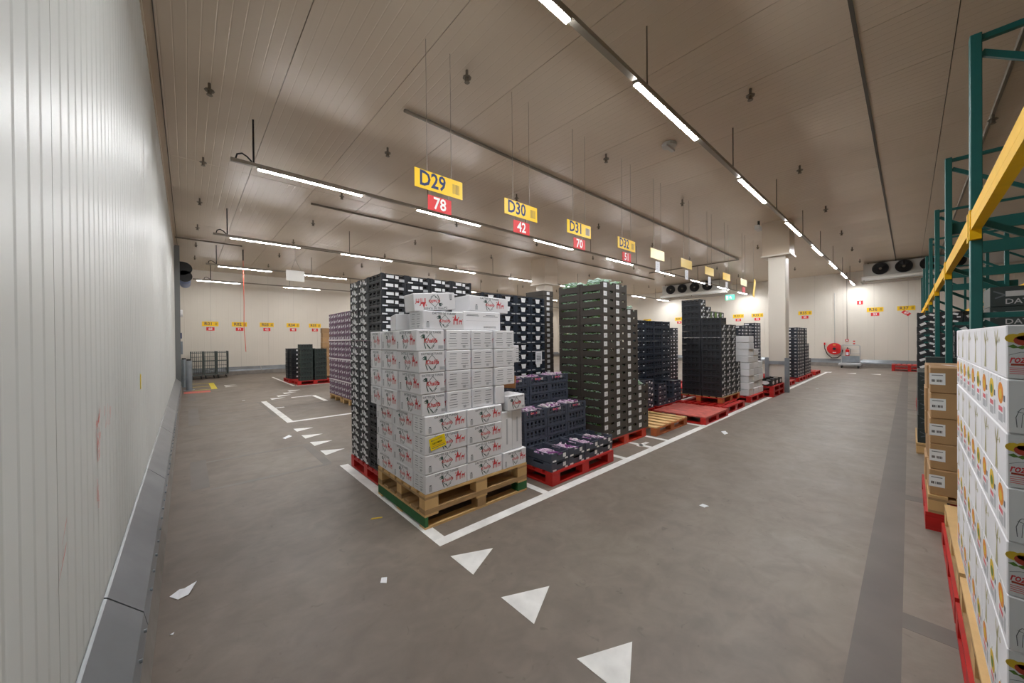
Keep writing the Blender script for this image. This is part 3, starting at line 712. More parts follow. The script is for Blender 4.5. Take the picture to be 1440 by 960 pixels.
# --- D: dark brown cardboard trays of green vegetables
tD = card_tray_mesh(.317, .405, .1185, 'carton_dark')
stD = sticker_mesh([(-.115, .075, .058, .062)]); stDd = sticker_mesh([(-.105, .07, .085, .066), (-.105, .07, .016, .02, 'sticker_grey')])
G_D = 'dark brown cardboard vegetable trays'
spots = [(0, 0, 19), (1, 0, 19), (2, 0, 16), (3, 0, 6), (0, 1, 19), (1, 1, 18), (2, 1, 16)]
slv = MB(); rr = random.Random(4)
for (i, j, n) in spots:
    x, y = 4.52+i*.32, 3.1+j*.41
    vis = (i == 0 or j == 0)
    column_of('cardboard_tray', 'tray', tD, x, y, .146, .1195, n, 'dark brown cardboard tray, # of %s column %s, green vegetable stack' % (('front', 'rear')[j], ('one', 'two', 'three', 'four')[i]), G_D, [(stDd, (0, -.2035, 0), FRONT, 'label_sticker')] if j == 0 else [], jit=.0015)
    if vis:
        for k in range(n):
            if i == 0:
                for _ in range(34):
                    yy = rr.uniform(-.15, .13); zz = .146+k*.1195+rr.uniform(.084, .108); l = rr.uniform(.01, .04)
                    slv.tube([(x-.146, y+yy, zz), (x-.144, y+yy+l, zz+rr.uniform(-.006, .006))], .006, rr.choice(['veg_green', 'veg_film', 'print_leaf', 'veg_green']), 4)
            if j == 0:
                for _ in range(3):
                    xx = rr.uniform(.02, .09); zz = .146+k*.1195+rr.uniform(.088, .1)
                    slv.tube([(x+xx, y-.185, zz), (x+xx+.015, y-.18, zz)], .006, rr.choice(['veg_green', 'veg_film']), 4)
o = slv.build('green_vegetables'); o['kind'] = 'stuff'; tag(o, 'slivers of green vegetables showing in the gaps of the cardboard trays', 'vegetables')
for (i, j, n) in spots[:6]:
    heap('green_vegetables', 'leafy green vegetables in film on top tray, %s column %s' % (('front', 'rear')[j], ('one', 'two', 'three', 'four')[i]), 'vegetables', 4.52+i*.32, 3.1+j*.41, .146+(n-1)*.1195+.02, .28, .36, .15, 150, ['veg_green', 'veg_film', 'veg_film'], (.05, .12), 40+i+j*7)
# narrow column of cartons beside (second rank)
tDn = B(-.13, .13, -.2, .2, 0, .0855, 'carton_dark').mesh('cardboard_box', bevel=.004); stDn = sticker_mesh([(0, .045, .07, .05)])
column_of('cardboard_box', 'box', tDn, 4.47, 4.24, .146, .087, 26, 'small dark carton, # of narrow column behind the cardboard trays', 'narrow column of dark cartons', [(stDn, (0, -.2015, 0), FRONT, 'label_sticker')])
# --- E: tall dark blue crates in second rank + F low crates
tE = tray_mesh(.405, .3, .154, 'crate_blue', 3); stE = sticker_mesh([(.12, .075, .06, .02), (-.12, .075, .05, .018)])
for i in range(4):
    column_of('blue_produce_crate', 'crate', tE, 7.38+i*.408, 4.10, .146, .155, 12, 'dark blue crate, # of column %s behind the empty pallets' % ('one', 'two', 'three', 'four')[i], 'dark blue crates behind the empty pallets', [(stE, (0, -.1525, 0), FRONT, 'label_sticker')] if i in (0, 3) else [])
tF = tray_mesh(.39, .3, .119, 'crate_slate', 3); stF = sticker_mesh([(-.12, .05, .06, .025), (.1, .05, .06, .02, 'sticker_grey')])
for x, y, n, nm in ((7.66, 3.75, 4, 'left'), (8.055, 3.74, 1, 'middle'), (8.45, 3.77, 4, 'right')):
    column_of('low_black_crate', 'crate', tF, x, y, .146, .12, n, 'black crate, # of %s low column behind worn red pallet' % nm, 'low black crates behind the worn red pallet', [(stF, (0, -.1525, 0), FRONT, 'label_sticker')])
pl = .0
for x, y, n, nm in ((6.31, 3.78, 5, 'left'), (6.72, 3.78, 5, 'middle'), (7.12, 3.78, 5, 'right')):
    column_of('tagged_crate', 'crate', tF, x, y, .146, .12, n, 'white-tagged black crate, # of %s column behind empty wood pallet' % nm, 'black crates with white tags behind the wood pallet', [(sticker_mesh([(-.12, .05, .06, .03), (.1, .04, .05, .035, 'sticker', .3), (0, .07, .05, .03, 'sticker', -.2)]), (0, -.1525, 0), FRONT, 'label_sticker')], jit=.01)
tE2 = tray_mesh(.4, .3, .154, 'crate_blue', 3)
for i in range(3):
    column_of('produce_crate', 'crate', tE2, 5.86+i*.405, 4.62, .0, .155, 11, 'dark crate, # of column %s in second rank behind cardboard trays' % ('one', 'two', 'three')[i], 'dark crates in the second rank', [])
# --- G: tall crates with white print
tG = tray_mesh(.322, .42, .145, 'crate_black', 4); tGx = tray_mesh(.42, .322, .145, 'crate_black', 4)
stG = MB(); stG.stroke([(-.05, .02), (.0, .06), (-.02, .09), (.04, .12)], .03, 'sticker'); stG.rect(-.1, .03, .05, .05, 'sticker', 0, .5); stG.rect(.08, .04, .05, .02, 'sticker', 0, .5); stG.rect(.05, .1, .03, .03, 'sticker'); stG = stG.mesh('label_print')
for i in range(4):
    n = 11 if i < 3 else 5
    column_of('printed_crate', 'crate', tG, 8.84+i*.33, 2.97, .292, .1465, n, 'white-printed black crate, # of front column %s in tall aisle stack' % ('one', 'two', 'three', 'four')[i], 'black crates with white print', [(stG, (0, -.2125, 0), FRONT, 'print')])
for i in range(2):
    column_of('printed_crate', 'crate', tG, 8.84+i*.33, 3.4, .292, .1465, 15-i, 'white-printed black crate, # of rear tall column %s in aisle stack' % ('one', 'two')[i], 'black crates with white print', [(stG, (0, -.2125, 0), FRONT, 'print')])
column_of('printed_crate', 'crate', tG, 8.84, 2.97, .292+11*.1465, .1465, 1, 'lone black crate, # on top of the nearest printed crate column', 'black crates with white print', [])
# second rank stacks around
tS = tray_mesh(.4, .3, .119, 'crate_black', 3)
stS = sticker_mesh([(-.1, .06, .1, .035), (.12, .06, .06, .03)])
for x, y, n, nm in ((11.6, 5.36, 13, 'left'), (12.02, 5.36, 15, 'right')):
    column_of('produce_crate', 'crate', tS, x, y, .146, .12, n, 'black crate, # of %s second-rank column behind white cartons' % nm, 'black crates in the second rank', [(stS, (0, -.1525, 0), FRONT, 'label_sticker')])
cw = B(-.2, .2, -.16, .16, 0, .22, 'carton_grey').mesh('white_carton', bevel=.006)
for i, x in enumerate((11.1, 11.52, 11.94, 12.36)):
    column_of('white_carton', 'box', cw, x, 4.08, .146, .222, 9, 'plain white carton, # of column %s behind the printed crates' % ('one', 'two', 'three', 'four')[i], 'plain white cartons in the second rank', [])
    if i == 0: continue
    bx = MB(); bx.box(-.2, .2, -.16, .16, 0, .24, 'crate_black'); o = bx.build('printed_box', None, (x, 4.08, .146+9*.222), bevel=.004)
    tag(o, 'black box with green and white print, %s on the far white cartons' % ('left', 'middle', 'right')[i-1], 'box', 'green printed boxes')
    q = MB(); q.rect(-.1, .12, .16, .2, 'print_leaf'); q.rect(.06, .16, .12, .06, 'sticker', 0, .5); q.rect(.1, .08, .1, .05, 'sticker', 0, -.4); q.build('print', o, (0, -.1615, 0))
# --- H: white cartons
rr = random.Random(21)
cH = B(-.2, .2, -.166, .166, 0, .16, 'carton_grey').mesh('white_carton', bevel=.01)
for i, (x, n) in enumerate(((10.46, 8), (10.88, 7), (11.29, 5))):
    for j in range(2):
        column_of('white_carton', 'box', cH, x, 2.82+j*.35, .147, .166, n+(1 if i == 0 else 0), 'white carton, # of %s stack %s before the column' % (('front', 'rear')[j], ('one', 'two', 'three')[i]), 'white cartons before the column', [], jit=.012, rnd=rr)
    if i == 1: pass
o = B(-.2, .2, -.1, .1, 0, .1, 'carton_brown').build('carton', None, (10.5, 2.52, .0)) if False else None
# --- I: black trays with white ovals on two red pallets
tI = solid_tray_mesh(.38, .3, .16, 'black', 'crate')
ov = MB(); ov.flat([(.1*math.cos(a*math.pi/8), .08+.05*math.sin(a*math.pi/8)) for a in range(16)], 'sticker'); ov = ov.mesh('label_sticker')
for i in range(3):
    column_of('black_tray', 'tray', tI, 11.77+i*.39, 2.62, .292, .16, 1, 'black tray with pale oval print, %s on the two red pallets' % ('nearest', 'middle', 'farthest')[i], 'black trays with ovals', [(ov, (-.1915, 0, 0), LEFT, 'print'), (ov, (0, -.1515, 0), FRONT, 'print')])
# --- J: crates beyond column
tJ = tray_mesh(.4, .36, .119, 'crate_blue', 3); stJ = sticker_mesh([(-.08, .06, .14, .045), (.12, .06, .06, .04, 'sticker_grey')])
for x, y, n, nm in ((16.32, 2.85, 15, 'one'), (16.73, 2.85, 15, 'two'), (17.14, 2.85, 15, 'three'), (17.7, 2.85, 15, 'four'), (18.1, 2.85, 10, 'five'), (18.5, 2.85, 5, 'six'), (14.6, 4.12, 16, 'seven'), (15.02, 4.12, 17, 'eight'), (15.44, 4.12, 17, 'nine'), (16.2, 4.12, 18, 'ten'), (16.62, 4.12, 18, 'eleven')):
    column_of('labelled_crate', 'crate', tJ, x, y, .146 if y < 3 else .0, .12, n, 'dark labelled crate, # of stack %s right of white column' % nm, 'dark crates right of the column', [(stJ, (0, -.1825, 0), FRONT, 'label_sticker'), (stJ, (-.2025, 0, 0), LEFT, 'label_sticker')])
# --- purple cartons far left
tP = MB(); tP.box(-.2, .2, -.152, .152, 0, .142, 'crate_purple'); tP = tP.mesh('purple_carton', bevel=.006)
stP = sticker_mesh([(-.1, .07, .05, .05), (.02, .1, .02, .05), (.09, .06, .05, .04, 'sticker', .7), (.06, .06, .035, .07, 'sticker_grey', -.4)])
slot = sticker_mesh([(-.02, .118, .1, .028, 'black')])
for i in range(7):
    column_of('purple_carton', 'box', tP, 3.18, 9.02+i*.308, .146, .1475, 15, 'purple carton with white marks, # of column %s from camera end' % ('one', 'two', 'three', 'four', 'five', 'six', 'seven')[i], 'purple cartons on wood pallets', [(stP, (-.2015, 0, 0), LEFT, 'print'), (slot, (-.2012, 0, 0), LEFT, 'hand_hole')], jit=.004)
for i, z in enumerate((.55, 1.12, 1.62)):
    tag(B(0, .005, 0, 2.16, 0, .03, 'tape_white').build('strap_band', None, (2.968, 8.87, z)), 'white strap around the purple cartons, %s' % ('lowest of three', 'middle of three', 'highest of three')[i], 'strap')
# --- K: crates on far left red pallets
tK = tray_mesh(.42, .4, .168, 'crate_green', 4); tK1 = tray_mesh(.42, .4, .168, 'crate_black', 4); stK = sticker_mesh([(0, .1, .09, .06, 'sticker'), (0.05, .04, .07, .02, 'sticker_grey')])
for x, y, n, nm, me, st in ((3.15, 16.75, 7, 'left rear', tK1, 1), (3.2, 16.3, 7, 'left', tK1, 1), (3.3, 15.3, 8, 'tallest front', tK, 0), (3.78, 15.3, 7, 'right front', tK, 0), (3.62, 16.3, 7, 'centre rear', tK, 0)):
    column_of('green_black_crate', 'crate', me, x, y, .146, .17, n, 'dark crate, # of the %s column before R04 sign' % nm, 'dark crates before the far left wall', [(stK, (0, -.2025, 0), FRONT, 'label_sticker')] if st else [])
veg = MB(); rr = random.Random(2)
tW = B(-.2, .2, -.15, .15, 0, .2, 'carton_brown').mesh('brown_carton', bevel=.006)
for i, x in enumerate((4.52, 4.93)):
    column_of('brown_carton', 'box', tW, x, 17.1, .146, .2035, 10 if i == 0 else 7, 'brown carton, # in %s column before the far wall' % ('taller', 'shorter')[i], 'brown cartons before the far wall', [], jit=.006)

# ================================================================== DATE CARTONS
def long_print(w_=.40):
    m = MB(); s = w_/.40
    add_text(m, 'DATTES DE TUNISIE', .0, .062, .027, 'print_grey', bold=.014)
    X0, Z0, R_ = .005, -.006, .058
    d_ = [(X0-R_, Z0), (X0, Z0+R_), (X0+R_, Z0), (X0, Z0-R_), (X0-R_, Z0)]
    m.stroke(d_, .004, 'print_green')
    for a, l in ((2.2, .04), (2.7, .045), (3.3, .035), (1.7, .03)):
        m.stroke([(X0-.045, Z0+.025), (X0-.045+l*.6*math.cos(a), Z0+.03+l*.7*math.sin(a)), (X0-.045+l*math.cos(a), Z0+.025+l*.3*math.sin(a))], .008, 'print_green', -.0002, True)
    m.stroke([(X0-.045, Z0+.03), (X0-.05, Z0-.02), (X0-.035, Z0-.06)], .007, 'print_green', -.0002)
    m.stroke([(X0-.02, Z0-.03), (X0+.002, Z0-.062)], .009, 'print_green', -.0002, True); m.stroke([(X0+.035, Z0-.035), (X0+.01, Z0-.062)], .006, 'print_green', -.0002, True)
    add_text(m, 'Khalifa', X0-.002, Z0+.002, .042, 'print_red', -.0005, bold=.012, shear=.25)
    def camel(x, z, k, rider):
        b = [(-.03, 0), (-.022, .014), (-.008, .026), (.004, .016), (.018, .014), (.026, .03), (.036, .034), (.037, .027), (.03, .024), (.024, .0), (.0, -.004)]
        m.flat([(x+p[0]*k, z+p[1]*k) for p in b], 'print_red')
        for lx in (-.027, -.016, .008, .019): m.flat([(x+lx*k, z+.004*k), (x+(lx+.006)*k, z+.004*k), (x+(lx+.003)*k, z-.04*k), (x+(lx-.002)*k, z-.04*k)], 'print_red', -.0002)
        if rider: m.flat([(x-.016*k, z+.02*k), (x+.006*k, z+.02*k), (x-.002*k, z+.05*k), (x-.008*k, z+.05*k)], 'print_red', -.0003); m.flat([(x-.035*k, z+.025*k), (x-.02*k, z+.022*k), (x-.03*k, z+.04*k)], 'print_red')
    camel(.12, .004, .98, True); camel(.172, -.006, .66, False)
    m.rect(-.165, -.045, .03, .045, 'print_pale'); m.rect(-.165, -.015, .02, .01, 'print_grey')
    return m.mesh('print')
def logo_print():
    m = MB(); add_text(m, 'DATTES DE TUNISIE', 0, .062, .023, 'print_grey', bold=.014)
    X0, Z0, R_ = .0, -.006, .06
    m.stroke([(X0-R_, Z0), (X0, Z0+R_), (X0+R_, Z0), (X0, Z0-R_), (X0-R_, Z0)], .004, 'print_green')
    for a, l in ((2.2, .04), (2.7, .045), (3.3, .035), (1.7, .03)):
        m.stroke([(X0-.055, Z0+.025), (X0-.055+l*.6*math.cos(a), Z0+.03+l*.7*math.sin(a)), (X0-.055+l*math.cos(a), Z0+.025+l*.3*math.sin(a))], .008, 'print_green', -.0002, True)
    m.stroke([(X0-.055, Z0+.03), (X0-.06, Z0-.02), (X0-.045, Z0-.06)], .008, 'print_green', -.0002)
    m.stroke([(X0-.03, Z0-.03), (X0-.005, Z0-.066)], .01, 'print_green', -.0002, True); m.stroke([(X0+.035, Z0-.035), (X0+.01, Z0-.066)], .008, 'print_green', -.0002, True)
    add_text(m, 'Khalifa', X0, Z0+.002, .048, 'print_red', -.0005, bold=.02, shear=.25)
    m.rect(.1, -.055, .05, .025, 'print_pale'); return m.mesh('print')
def lines_print(w_=.2):
    m = MB(); rr = random.Random(8)
    for c in (-.5, .5):
        for k in range(6):
            l = rr.uniform(.25, .38)*w_; m.rect(c*w_*.5+rr.uniform(-.005, .005), .055-k*.021, l, .0045, 'print_pale' if k % 2 else 'print_grey')
    m.rect(w_*.22, -.055, .03, .022, 'print_pale'); return m.mesh('print')
def sparse_print():
    m = MB()
    for (x, z, l) in ((-.12, .055, .13), (-.12, .045, .15), (.1, .052, .12), (.1, .04, .19), (.09, -.05, .16), (.09, -.06, .16)): m.rect(x, z, l, .004, 'print_grey')
    m.rect(0, 0, .4, .0015, 'print_pale'); return m.mesh('print')
PL, PLs, PO, PE, PS = long_print(), None, logo_print(), lines_print(.2), sparse_print()
PEw = lines_print(.26)
_cm = {}
def carton(x0, x1, y0, y1, z, h, label, front=None, left=None, rot=(0, 0, 0), jit=.004, m='carton_white', flipf=False, scale=1.0):
    key = (round(x1-x0, 3), round(y1-y0, 3), round(h, 3), m)
    if key not in _cm:
        _cm[key] = B(-key[0]/2, key[0]/2, -key[1]/2, key[1]/2, 0, key[2], m).mesh('date_carton', bevel=.006)
    rr = random
    o = ob('date_carton', _cm[key], None, ((x0+x1)/2+rr.uniform(-jit, jit), (y0+y1)/2+rr.uniform(-jit, jit)*.6, z), rot=(rot[0], rot[1], rot[2]+rr.uniform(-jit, jit)*3))
    tag(o, label, 'carton', 'white date cartons on wood pallets')
    if front: q = ob('print', front, o, (0, -key[1]/2-.0006, h/2), rot=(0, math.pi if flipf else 0, 0)); q.scale = (min(1, (key[0]-.02)/.4) if front is PL else 1, 1, h/.168 if h < .2 else 1)
    if left: q = ob('print', left, o, (-key[0]/2-.0006, 0, h/2), LEFT); q.scale = (min(1, (key[1]-.02)/.4) if left is PL else min(1, (key[1]-.02)/.24), 1, h/.168)
    return o
h1 = .166; zb = .2925
lay = ('bottom', 'second', 'third', 'fourth')
for l in range(4):
    z = zb+l*h1; g = .003
    carton(1.478, 1.905, 2.745, 2.96, z, h1-g, 'white date carton on the near corner, %s layer up%s' % (lay[l], ', with yellow note' if l == 2 else ''), PL, PE)
    carton(1.912, 2.335, 2.745, 2.96, z, h1-g, 'white date carton in the middle of the front, %s layer up' % lay[l], PL)
    carton(1.478, 1.74, 2.968, 3.375, z, h1-g, 'white date carton second from corner, left side, %s layer up' % lay[l], None, PL)
    carton(1.478, 1.74, 3.383, 3.785, z, h1-g, 'white date carton third from corner on the left side, %s layer up' % lay[l], None, PL)
    carton(1.76, 2.33, 2.97, 3.6, z, h1-g, 'white date carton inside the stack, %s layer up' % lay[l], jit=0)
carton(2.342, 2.668, 2.745, 3.06, zb, h1-.003, 'white date carton at the right end of the bottom layer', PL)
carton(2.345, 2.49, 2.765, 3.05, zb+h1, .405, 'white date carton standing upright, left of two', None, None, m='carton_grey')
carton(2.497, 2.64, 2.775, 3.05, zb+h1, .405, 'white date carton standing upright, right of two', None, None, m='carton_grey')
vp = MB(); vp.rect(.0, .2, .02, .26, 'print_pale')
for x in (2.42, 2.57): ob('print', vp.mesh('print') if x < 2.5 else C.objects[-1].data, [o for o in C.objects if o.get('label', '').startswith('white date carton standing upright, %s' % ('left' if x < 2.5 else 'right'))][0], (0, -.1432 if x < 2.5 else -.138, 0), FRONT)
carton(2.41, 2.66, 2.75, 3.0, zb+h1+.412, .155, 'white date carton with logo lying tilted on the upright pair', PO, None, rot=(0, -.015, .03))
h2 = .185; zu = zb+4*h1
upn = ('lowest', 'second', 'third', 'top')
for l in range(4):
    z = zu+l*h2; g = .003; s = .012*l*(-1)
    carton(1.42+.012*(3-l)*1.0, 1.685, 2.755, 3.165, z, h2-g, 'white logo carton on the upper near corner, %s of four' % upn[l], PO, PL)
    carton(1.43, 1.70, 3.175, 3.52, z, h2-g, 'white date carton second on the upper left side, %s of four' % upn[l], None, PL)
    carton(1.425, 1.70, 3.53, 3.79, z, h2-g, 'white date carton third on the upper left side, %s of four' % upn[l], None, PL)
    carton(1.72, 1.985, 2.775, 3.19, z, h2-g, 'white end-on carton beside the corner column, %s of four' % upn[l], PEw, PL)
    carton(2.005, 2.26, 2.785, 3.2, z, h2-g, 'white end-on carton third from the corner, %s of four' % upn[l], PEw, PL)
    carton(2.275, 2.54 if l else 2.395, 2.775, 3.19, z, h2-g, 'white end-on carton at the right of the upper front, %s of four' % upn[l], PEw if l else None, PL if l == 3 else None)
    if l in (1, 2): carton(2.552, 2.69, 2.86 if l == 2 else 3.0, 3.3, z+.03, h2-g, 'white carton jutting out at the right side, %s' % ('lower one', 'upper one')[l-1], PE)
z3 = zu+4*h2
carton(1.50, 1.925, 2.80, 3.06, z3, h1-.003, 'white date carton centred on top with full print', PL, PE)
carton(1.96, 2.42, 2.86, 3.2, z3, .185, 'white carton on top with only fine text lines', PS)
carton(1.46, 1.74, 3.10, 3.48, z3, .15, 'white date carton at the left rear of the top layer', None, None, rot=(0, 0, -.3))
carton(1.46, 1.86, 2.84, 3.06, z3+h1+.008, .155, 'white date carton lying upside down and crooked on top', PL, None, rot=(0, -.085, -.1), flipf=True)
carton(2.05, 2.55, 2.88, 3.2, z3+.186, .155, 'white date carton topmost at the right of the stack', PL, None, rot=(0, .02, 0))
# brown inside flap
t = thing('open_carton', 'brown inside flap of an open carton at the right side of the stack', 'carton', (2.7, 2.95, 1.06)); o = B(0, .03, 0, .2, 0, .14, 'carton_brown_inside').build('flap', t); o.rotation_euler = (0, .2, .5)
# yellow note
p = tag(MB().rect(0, 0, .155, .105, 'note_yellow').build('paper_note', None, (1.60, 2.7405, zb+2*h1+.095)), 'yellow paper note taped on the third date carton of the near corner', 'note')
p.rotation_euler = (0, -.18, 0)
q = MB(); add_text(q, 'MAX. 6 LAGEN', -.005, .03, .017, 'print_grey', bold=.006); add_text(q, 'NIET MEER', -.005, .0, .02, 'black', bold=.01); q.rect(0, -.02, .12, .004, 'print_orange'); q.rect(.0, -.035, .13, .005, 'print_grey'); q.build('print', p, (0, -.0006, 0))

# ================================================================== RIGHT SIDE: carton stack, brown boxes, rack
for i, (x, z, k, nm) in enumerate(((1.9, 0, 'red', 'lower red pallet under the white fruit cartons, nearer'), (1.9, .146, 'wood', 'upper wood pallet under the white fruit cartons, nearer'), (3.15, 0, 'red', 'lower red pallet under the white fruit cartons, farther'), (3.15, .146, 'wood', 'upper wood pallet under the white fruit cartons, farther'))):
    pallet(x, -1.165 if k == 'red' else -1.18, z, nm, k)
def flower_label():
    m = MB()
    for (x, z, r_, c) in ((.012, .125, .016, 'print_yellow'), (.03, .13, .014, 'print_yellow'), (.03, .118, .018, 'print_flower_red'), (.05, .132, .016, 'print_flower_red'), (.055, .115, .014, 'print_yellow')):
        m.flat([(x+r_*math.cos(a*math.pi/6), z+r_*.85*math.sin(a*math.pi/6)) for a in range(12)], c, -.0002*(1+x*20))
    for (x, z, a) in ((.012, .1, -.5), (.028, .097, .3), (.042, .097, -.2), (.056, .1, .4)): m.flat([(x-.011, z), (x, z+.006), (x+.011, z+a*.008), (x, z-.006)], 'print_leaf')
    add_text(m, 'roz', .004, .06, .034, 'print_red', -.001, bold=.02, shear=.3, align='LEFT', sx=.62)
    m.stroke([(.004, .073), (.025, .082), (.06, .083)], .0012, 'print_grey')
    m.rect(.035, .044, .055, .006, 'print_flower_red')
    for k in range(4): m.rect(.038, .034-k*.006, .066, .0022, 'print_pink')
    return m.mesh('print')
def jar_print():
    m = MB(); m.stroke([(.014, .02), (.012, .05), (.018, .072), (.022, .078), (.05, .08), (.1, .08)], .0016, 'print_grey'); m.stroke([(.022, .02), (.024, .06), (.034, .07)], .0012, 'print_grey'); m.stroke([(.014, .068), (.03, .064), (.1, .066)], .0014, 'print_grey'); return m.mesh('print')
def stem_print():
    m = MB()
    for x0 in (-.16, .1):
        m.flat([(x0-.03, .012), (x0+.022, .012), (x0+.006, .1), (x0-.004, .1)], 'print_beige'); m.stroke([(x0, .1), (x0-.025, .13), (x0-.03, .15)], .016, 'print_beige', 0, True)
        m.stroke([(x0, .1), (x0+.02, .13), (x0+.035, .155)], .018, 'print_beige', 0, True); m.stroke([(x0+.004, .11), (x0+.05, .12)], .004, 'print_beige', 0, True)
        m.flat([(x0+.05, .12), (x0+.06, .132), (x0+.072, .118), (x0+.06, .108)], 'print_beige')
    return m.mesh('print')
def fruit_print(c1, c2):
    m = MB()
    m.flat([(-.02+.052*math.cos(a*math.pi/6), .112+.036*math.sin(a*math.pi/6)) for a in range(12)], c1); m.flat([(-.02+.026*math.cos(a*math.pi/4), .108+.018*math.sin(a*math.pi/4)) for a in range(8)], c2, -.0003)
    m.stroke([(-.03, .15), (-.022, .162)], .006, 'print_leaf'); m.rect(-.02, .06, .075, .016, 'print_pink'); m.rect(-.02, .032, .085, .028, 'print_pale'); m.rect(.05, .05, .03, .05, 'print_pale'); m.rect(.05, .1, .026, .02, 'print_grey'); return m.mesh('print')
FLW, JAR, STM, FR1, FR2 = flower_label(), jar_print(), stem_print(), fruit_print('print_orange', 'print_yellow'), fruit_print('print_yellow', 'print_leaf')
bxA = B(-.286, .286, -.095, .095, 0, .1655, 'carton_white').mesh('fruit_carton', bevel=.003); bxB = B(-.0945, .0945, -.286, .286, 0, .1655, 'carton_white').mesh('fruit_carton', bevel=.003)
GR = 'white fruit cartons by the rack'
for r_ in range(8):
    z = .2925+(7-r_)*.1675
    if r_ % 2 == 0:
        for k in range(3):
            o = tag(ob('fruit_carton', bxA, None, (1.875+.288+k*.577+.004, -.2-.096, z)), 'white carton with plant stems, %s from camera, %s layer from top' % (ORD[k], ORD[r_]), 'carton', GR)
            ob('print', STM, o, (0, .0955, 0), AISLE)
            if k == 0: ob('print', FLW, o, (-.2866, .094, 0), LEFT)
            if k == 0: tag(ob('fruit_carton', bxA, None, (1.875+.288+.004, -.2-.096-.193, z)), 'white carton behind the flower label carton in layer %s from top' % ORD[r_], 'carton', GR)
    else:
        for k in range(9):
            o = tag(ob('fruit_carton', bxB, None, (1.876+.0965+k*.1922, -.2-.288, z)), 'white fruit-print carton end, %s from camera, %s layer from top' % (ORD[k], ORD[r_]), 'carton', GR)
            ob('print', FR1 if k % 2 == 0 else FR2, o, (0, .2865, 0), AISLE)
            if k == 0: ob('print', JAR, o, (-.0951, .282, 0), LEFT)
B_ = None
# brown cartons on red + wood pallet
pallet(4.53, -1.085, 0, 'red pallet under the brown cartons beside the rack', 'red'); pallet(4.53, -1.1, .146, 'wood pallet under the brown cartons beside the rack', 'wood')
tb = B(-.2, .2, -.15, .15, 0, .207, 'carton_brown').mesh('brown_carton', bevel=.005)
stb = MB(); stb.rect(-.08, .115, .085, .095, 'sticker'); bars(stb, -.08, .1, .06, .02, 'black', -.0003, 8, 2); stb.rect(-.08, .145, .06, .006, 'print_grey', -.0003); stb = stb.mesh('label_sticker')
column_of('brown_carton', 'box', tb, 4.76, -.262, .2925, .2095, 5, 'brown carton with white label, # of front column by rack', 'brown cartons by the rack', [(stb, (-.2008, .03, 0), LEFT, 'label_sticker')], jit=.008)
column_of('brown_carton', 'box', tb, 5.18, -.25, .2925, .2095, 5, 'brown carton, # in the rear column by the rack', 'brown cartons by the rack', [], jit=.008)
column_of('brown_carton', 'box', tb, 4.78, -.58, .2925, .2095, 6, 'brown carton, # in the inner column by the rack', 'brown cartons by the rack', [], jit=.006)
q = MB(); q.box(-.19, .19, -.02, .02, 0, .001, 'tape_white'); q.box(-.19, -.1, .03, .06, 0.001, .02, 'tape_white'); tag(q.build('plastic_tape', None, (4.76, -.28, .2925+5*.2095+.002), .4), 'loose clear packing tape lying on the brown cartons', 'tape')
# dark date boxes on the next pallet
pallet(7.36, -1.06, 0, 'wood pallet under dark date boxes further along the rack', 'wood')
td = B(-.24, .24, -.19, .19, 0, .19, 'date_box').mesh('date_box', bevel=.004)
dp = MB(); add_text(dp, 'DATES', 0, .045, .07, 'sticker_grey', bold=.01); dp.rect(0, .12, .2, .05, 'sticker_grey'); dp.stroke([(-.17, .15), (-.1, .11), (-.16, .08)], .012, 'print_grey'); dp = dp.mesh('print')
for i in range(2):
    column_of('date_box', 'box', td, 7.63+i*.49, -.265, .146, .192, 5, 'dark date box, # in the %s low column beside the aisle' % ('nearer', 'farther')[i], 'dark date boxes', [(dp, (-.2405, 0, 0), LEFT, 'print')])
pallet(5.75, -1.5, 0, 'wood pallet inside the rack under the tall dark date boxes', 'wood')
for i in range(2):
    column_of('date_box', 'box', td, 6.05, -.72-i*.39, .146, .192, 10, 'dark date box, # in the %s tall column inside the rack' % ('outer', 'inner')[i], 'dark date boxes', [(dp, (-.2405, 0, 0), LEFT, 'print')])
# bottles and plastic wrapped trays, small glass jar box
for x, y, z, lb in ((7.6, -.3, 1.107, 'grey printed box standing on the low dark date boxes'),):
    tag(B(-.12, .12, -.15, .15, 0, .2, 'date_box').build('printed_box', None, (x, y, z), bevel=.004), lb, 'box')
# black crate stack by the rack further back
tR = solid_tray_mesh(.4, .3, .149, 'crate_black', 'crate'); stR = sticker_mesh([(-.07, .05, .09, .05, 'sticker', .5), (.06, .09, .07, .04, 'sticker', -.3), (.1, .03, .05, .03)])
pallet(11.5, -1.1, 0, 'red pallet under the black crates beyond the rack posts', 'red')
for i, (x, y) in enumerate(((11.75, -.26), (11.75, -.57), (11.75, -.88))):
    column_of('solid_side_crate', 'crate', tR, x, y, .146, .15, 13, 'white-marked black crate, # of %s column beyond rack posts' % ('outer', 'middle', 'inner')[i], 'black crates beyond the rack posts', [(stR, (-.2025, 0, 0), LEFT, 'label_sticker')])
pallet(8.75, -1.4, 0, 'red pallet under dark crates in the third rack bay', 'red')
for i, (x, y) in enumerate(((9.05, -.62), (9.05, -.93), (9.05, -1.24))):
    column_of('solid_side_crate', 'crate', tR, x, y, .146, .15, 11, 'black crate, # in %s column in the third rack bay' % ('outer', 'middle', 'inner')[i], 'black crates in the third rack bay', [(stR, (-.2025, 0, 0), LEFT, 'label_sticker')])

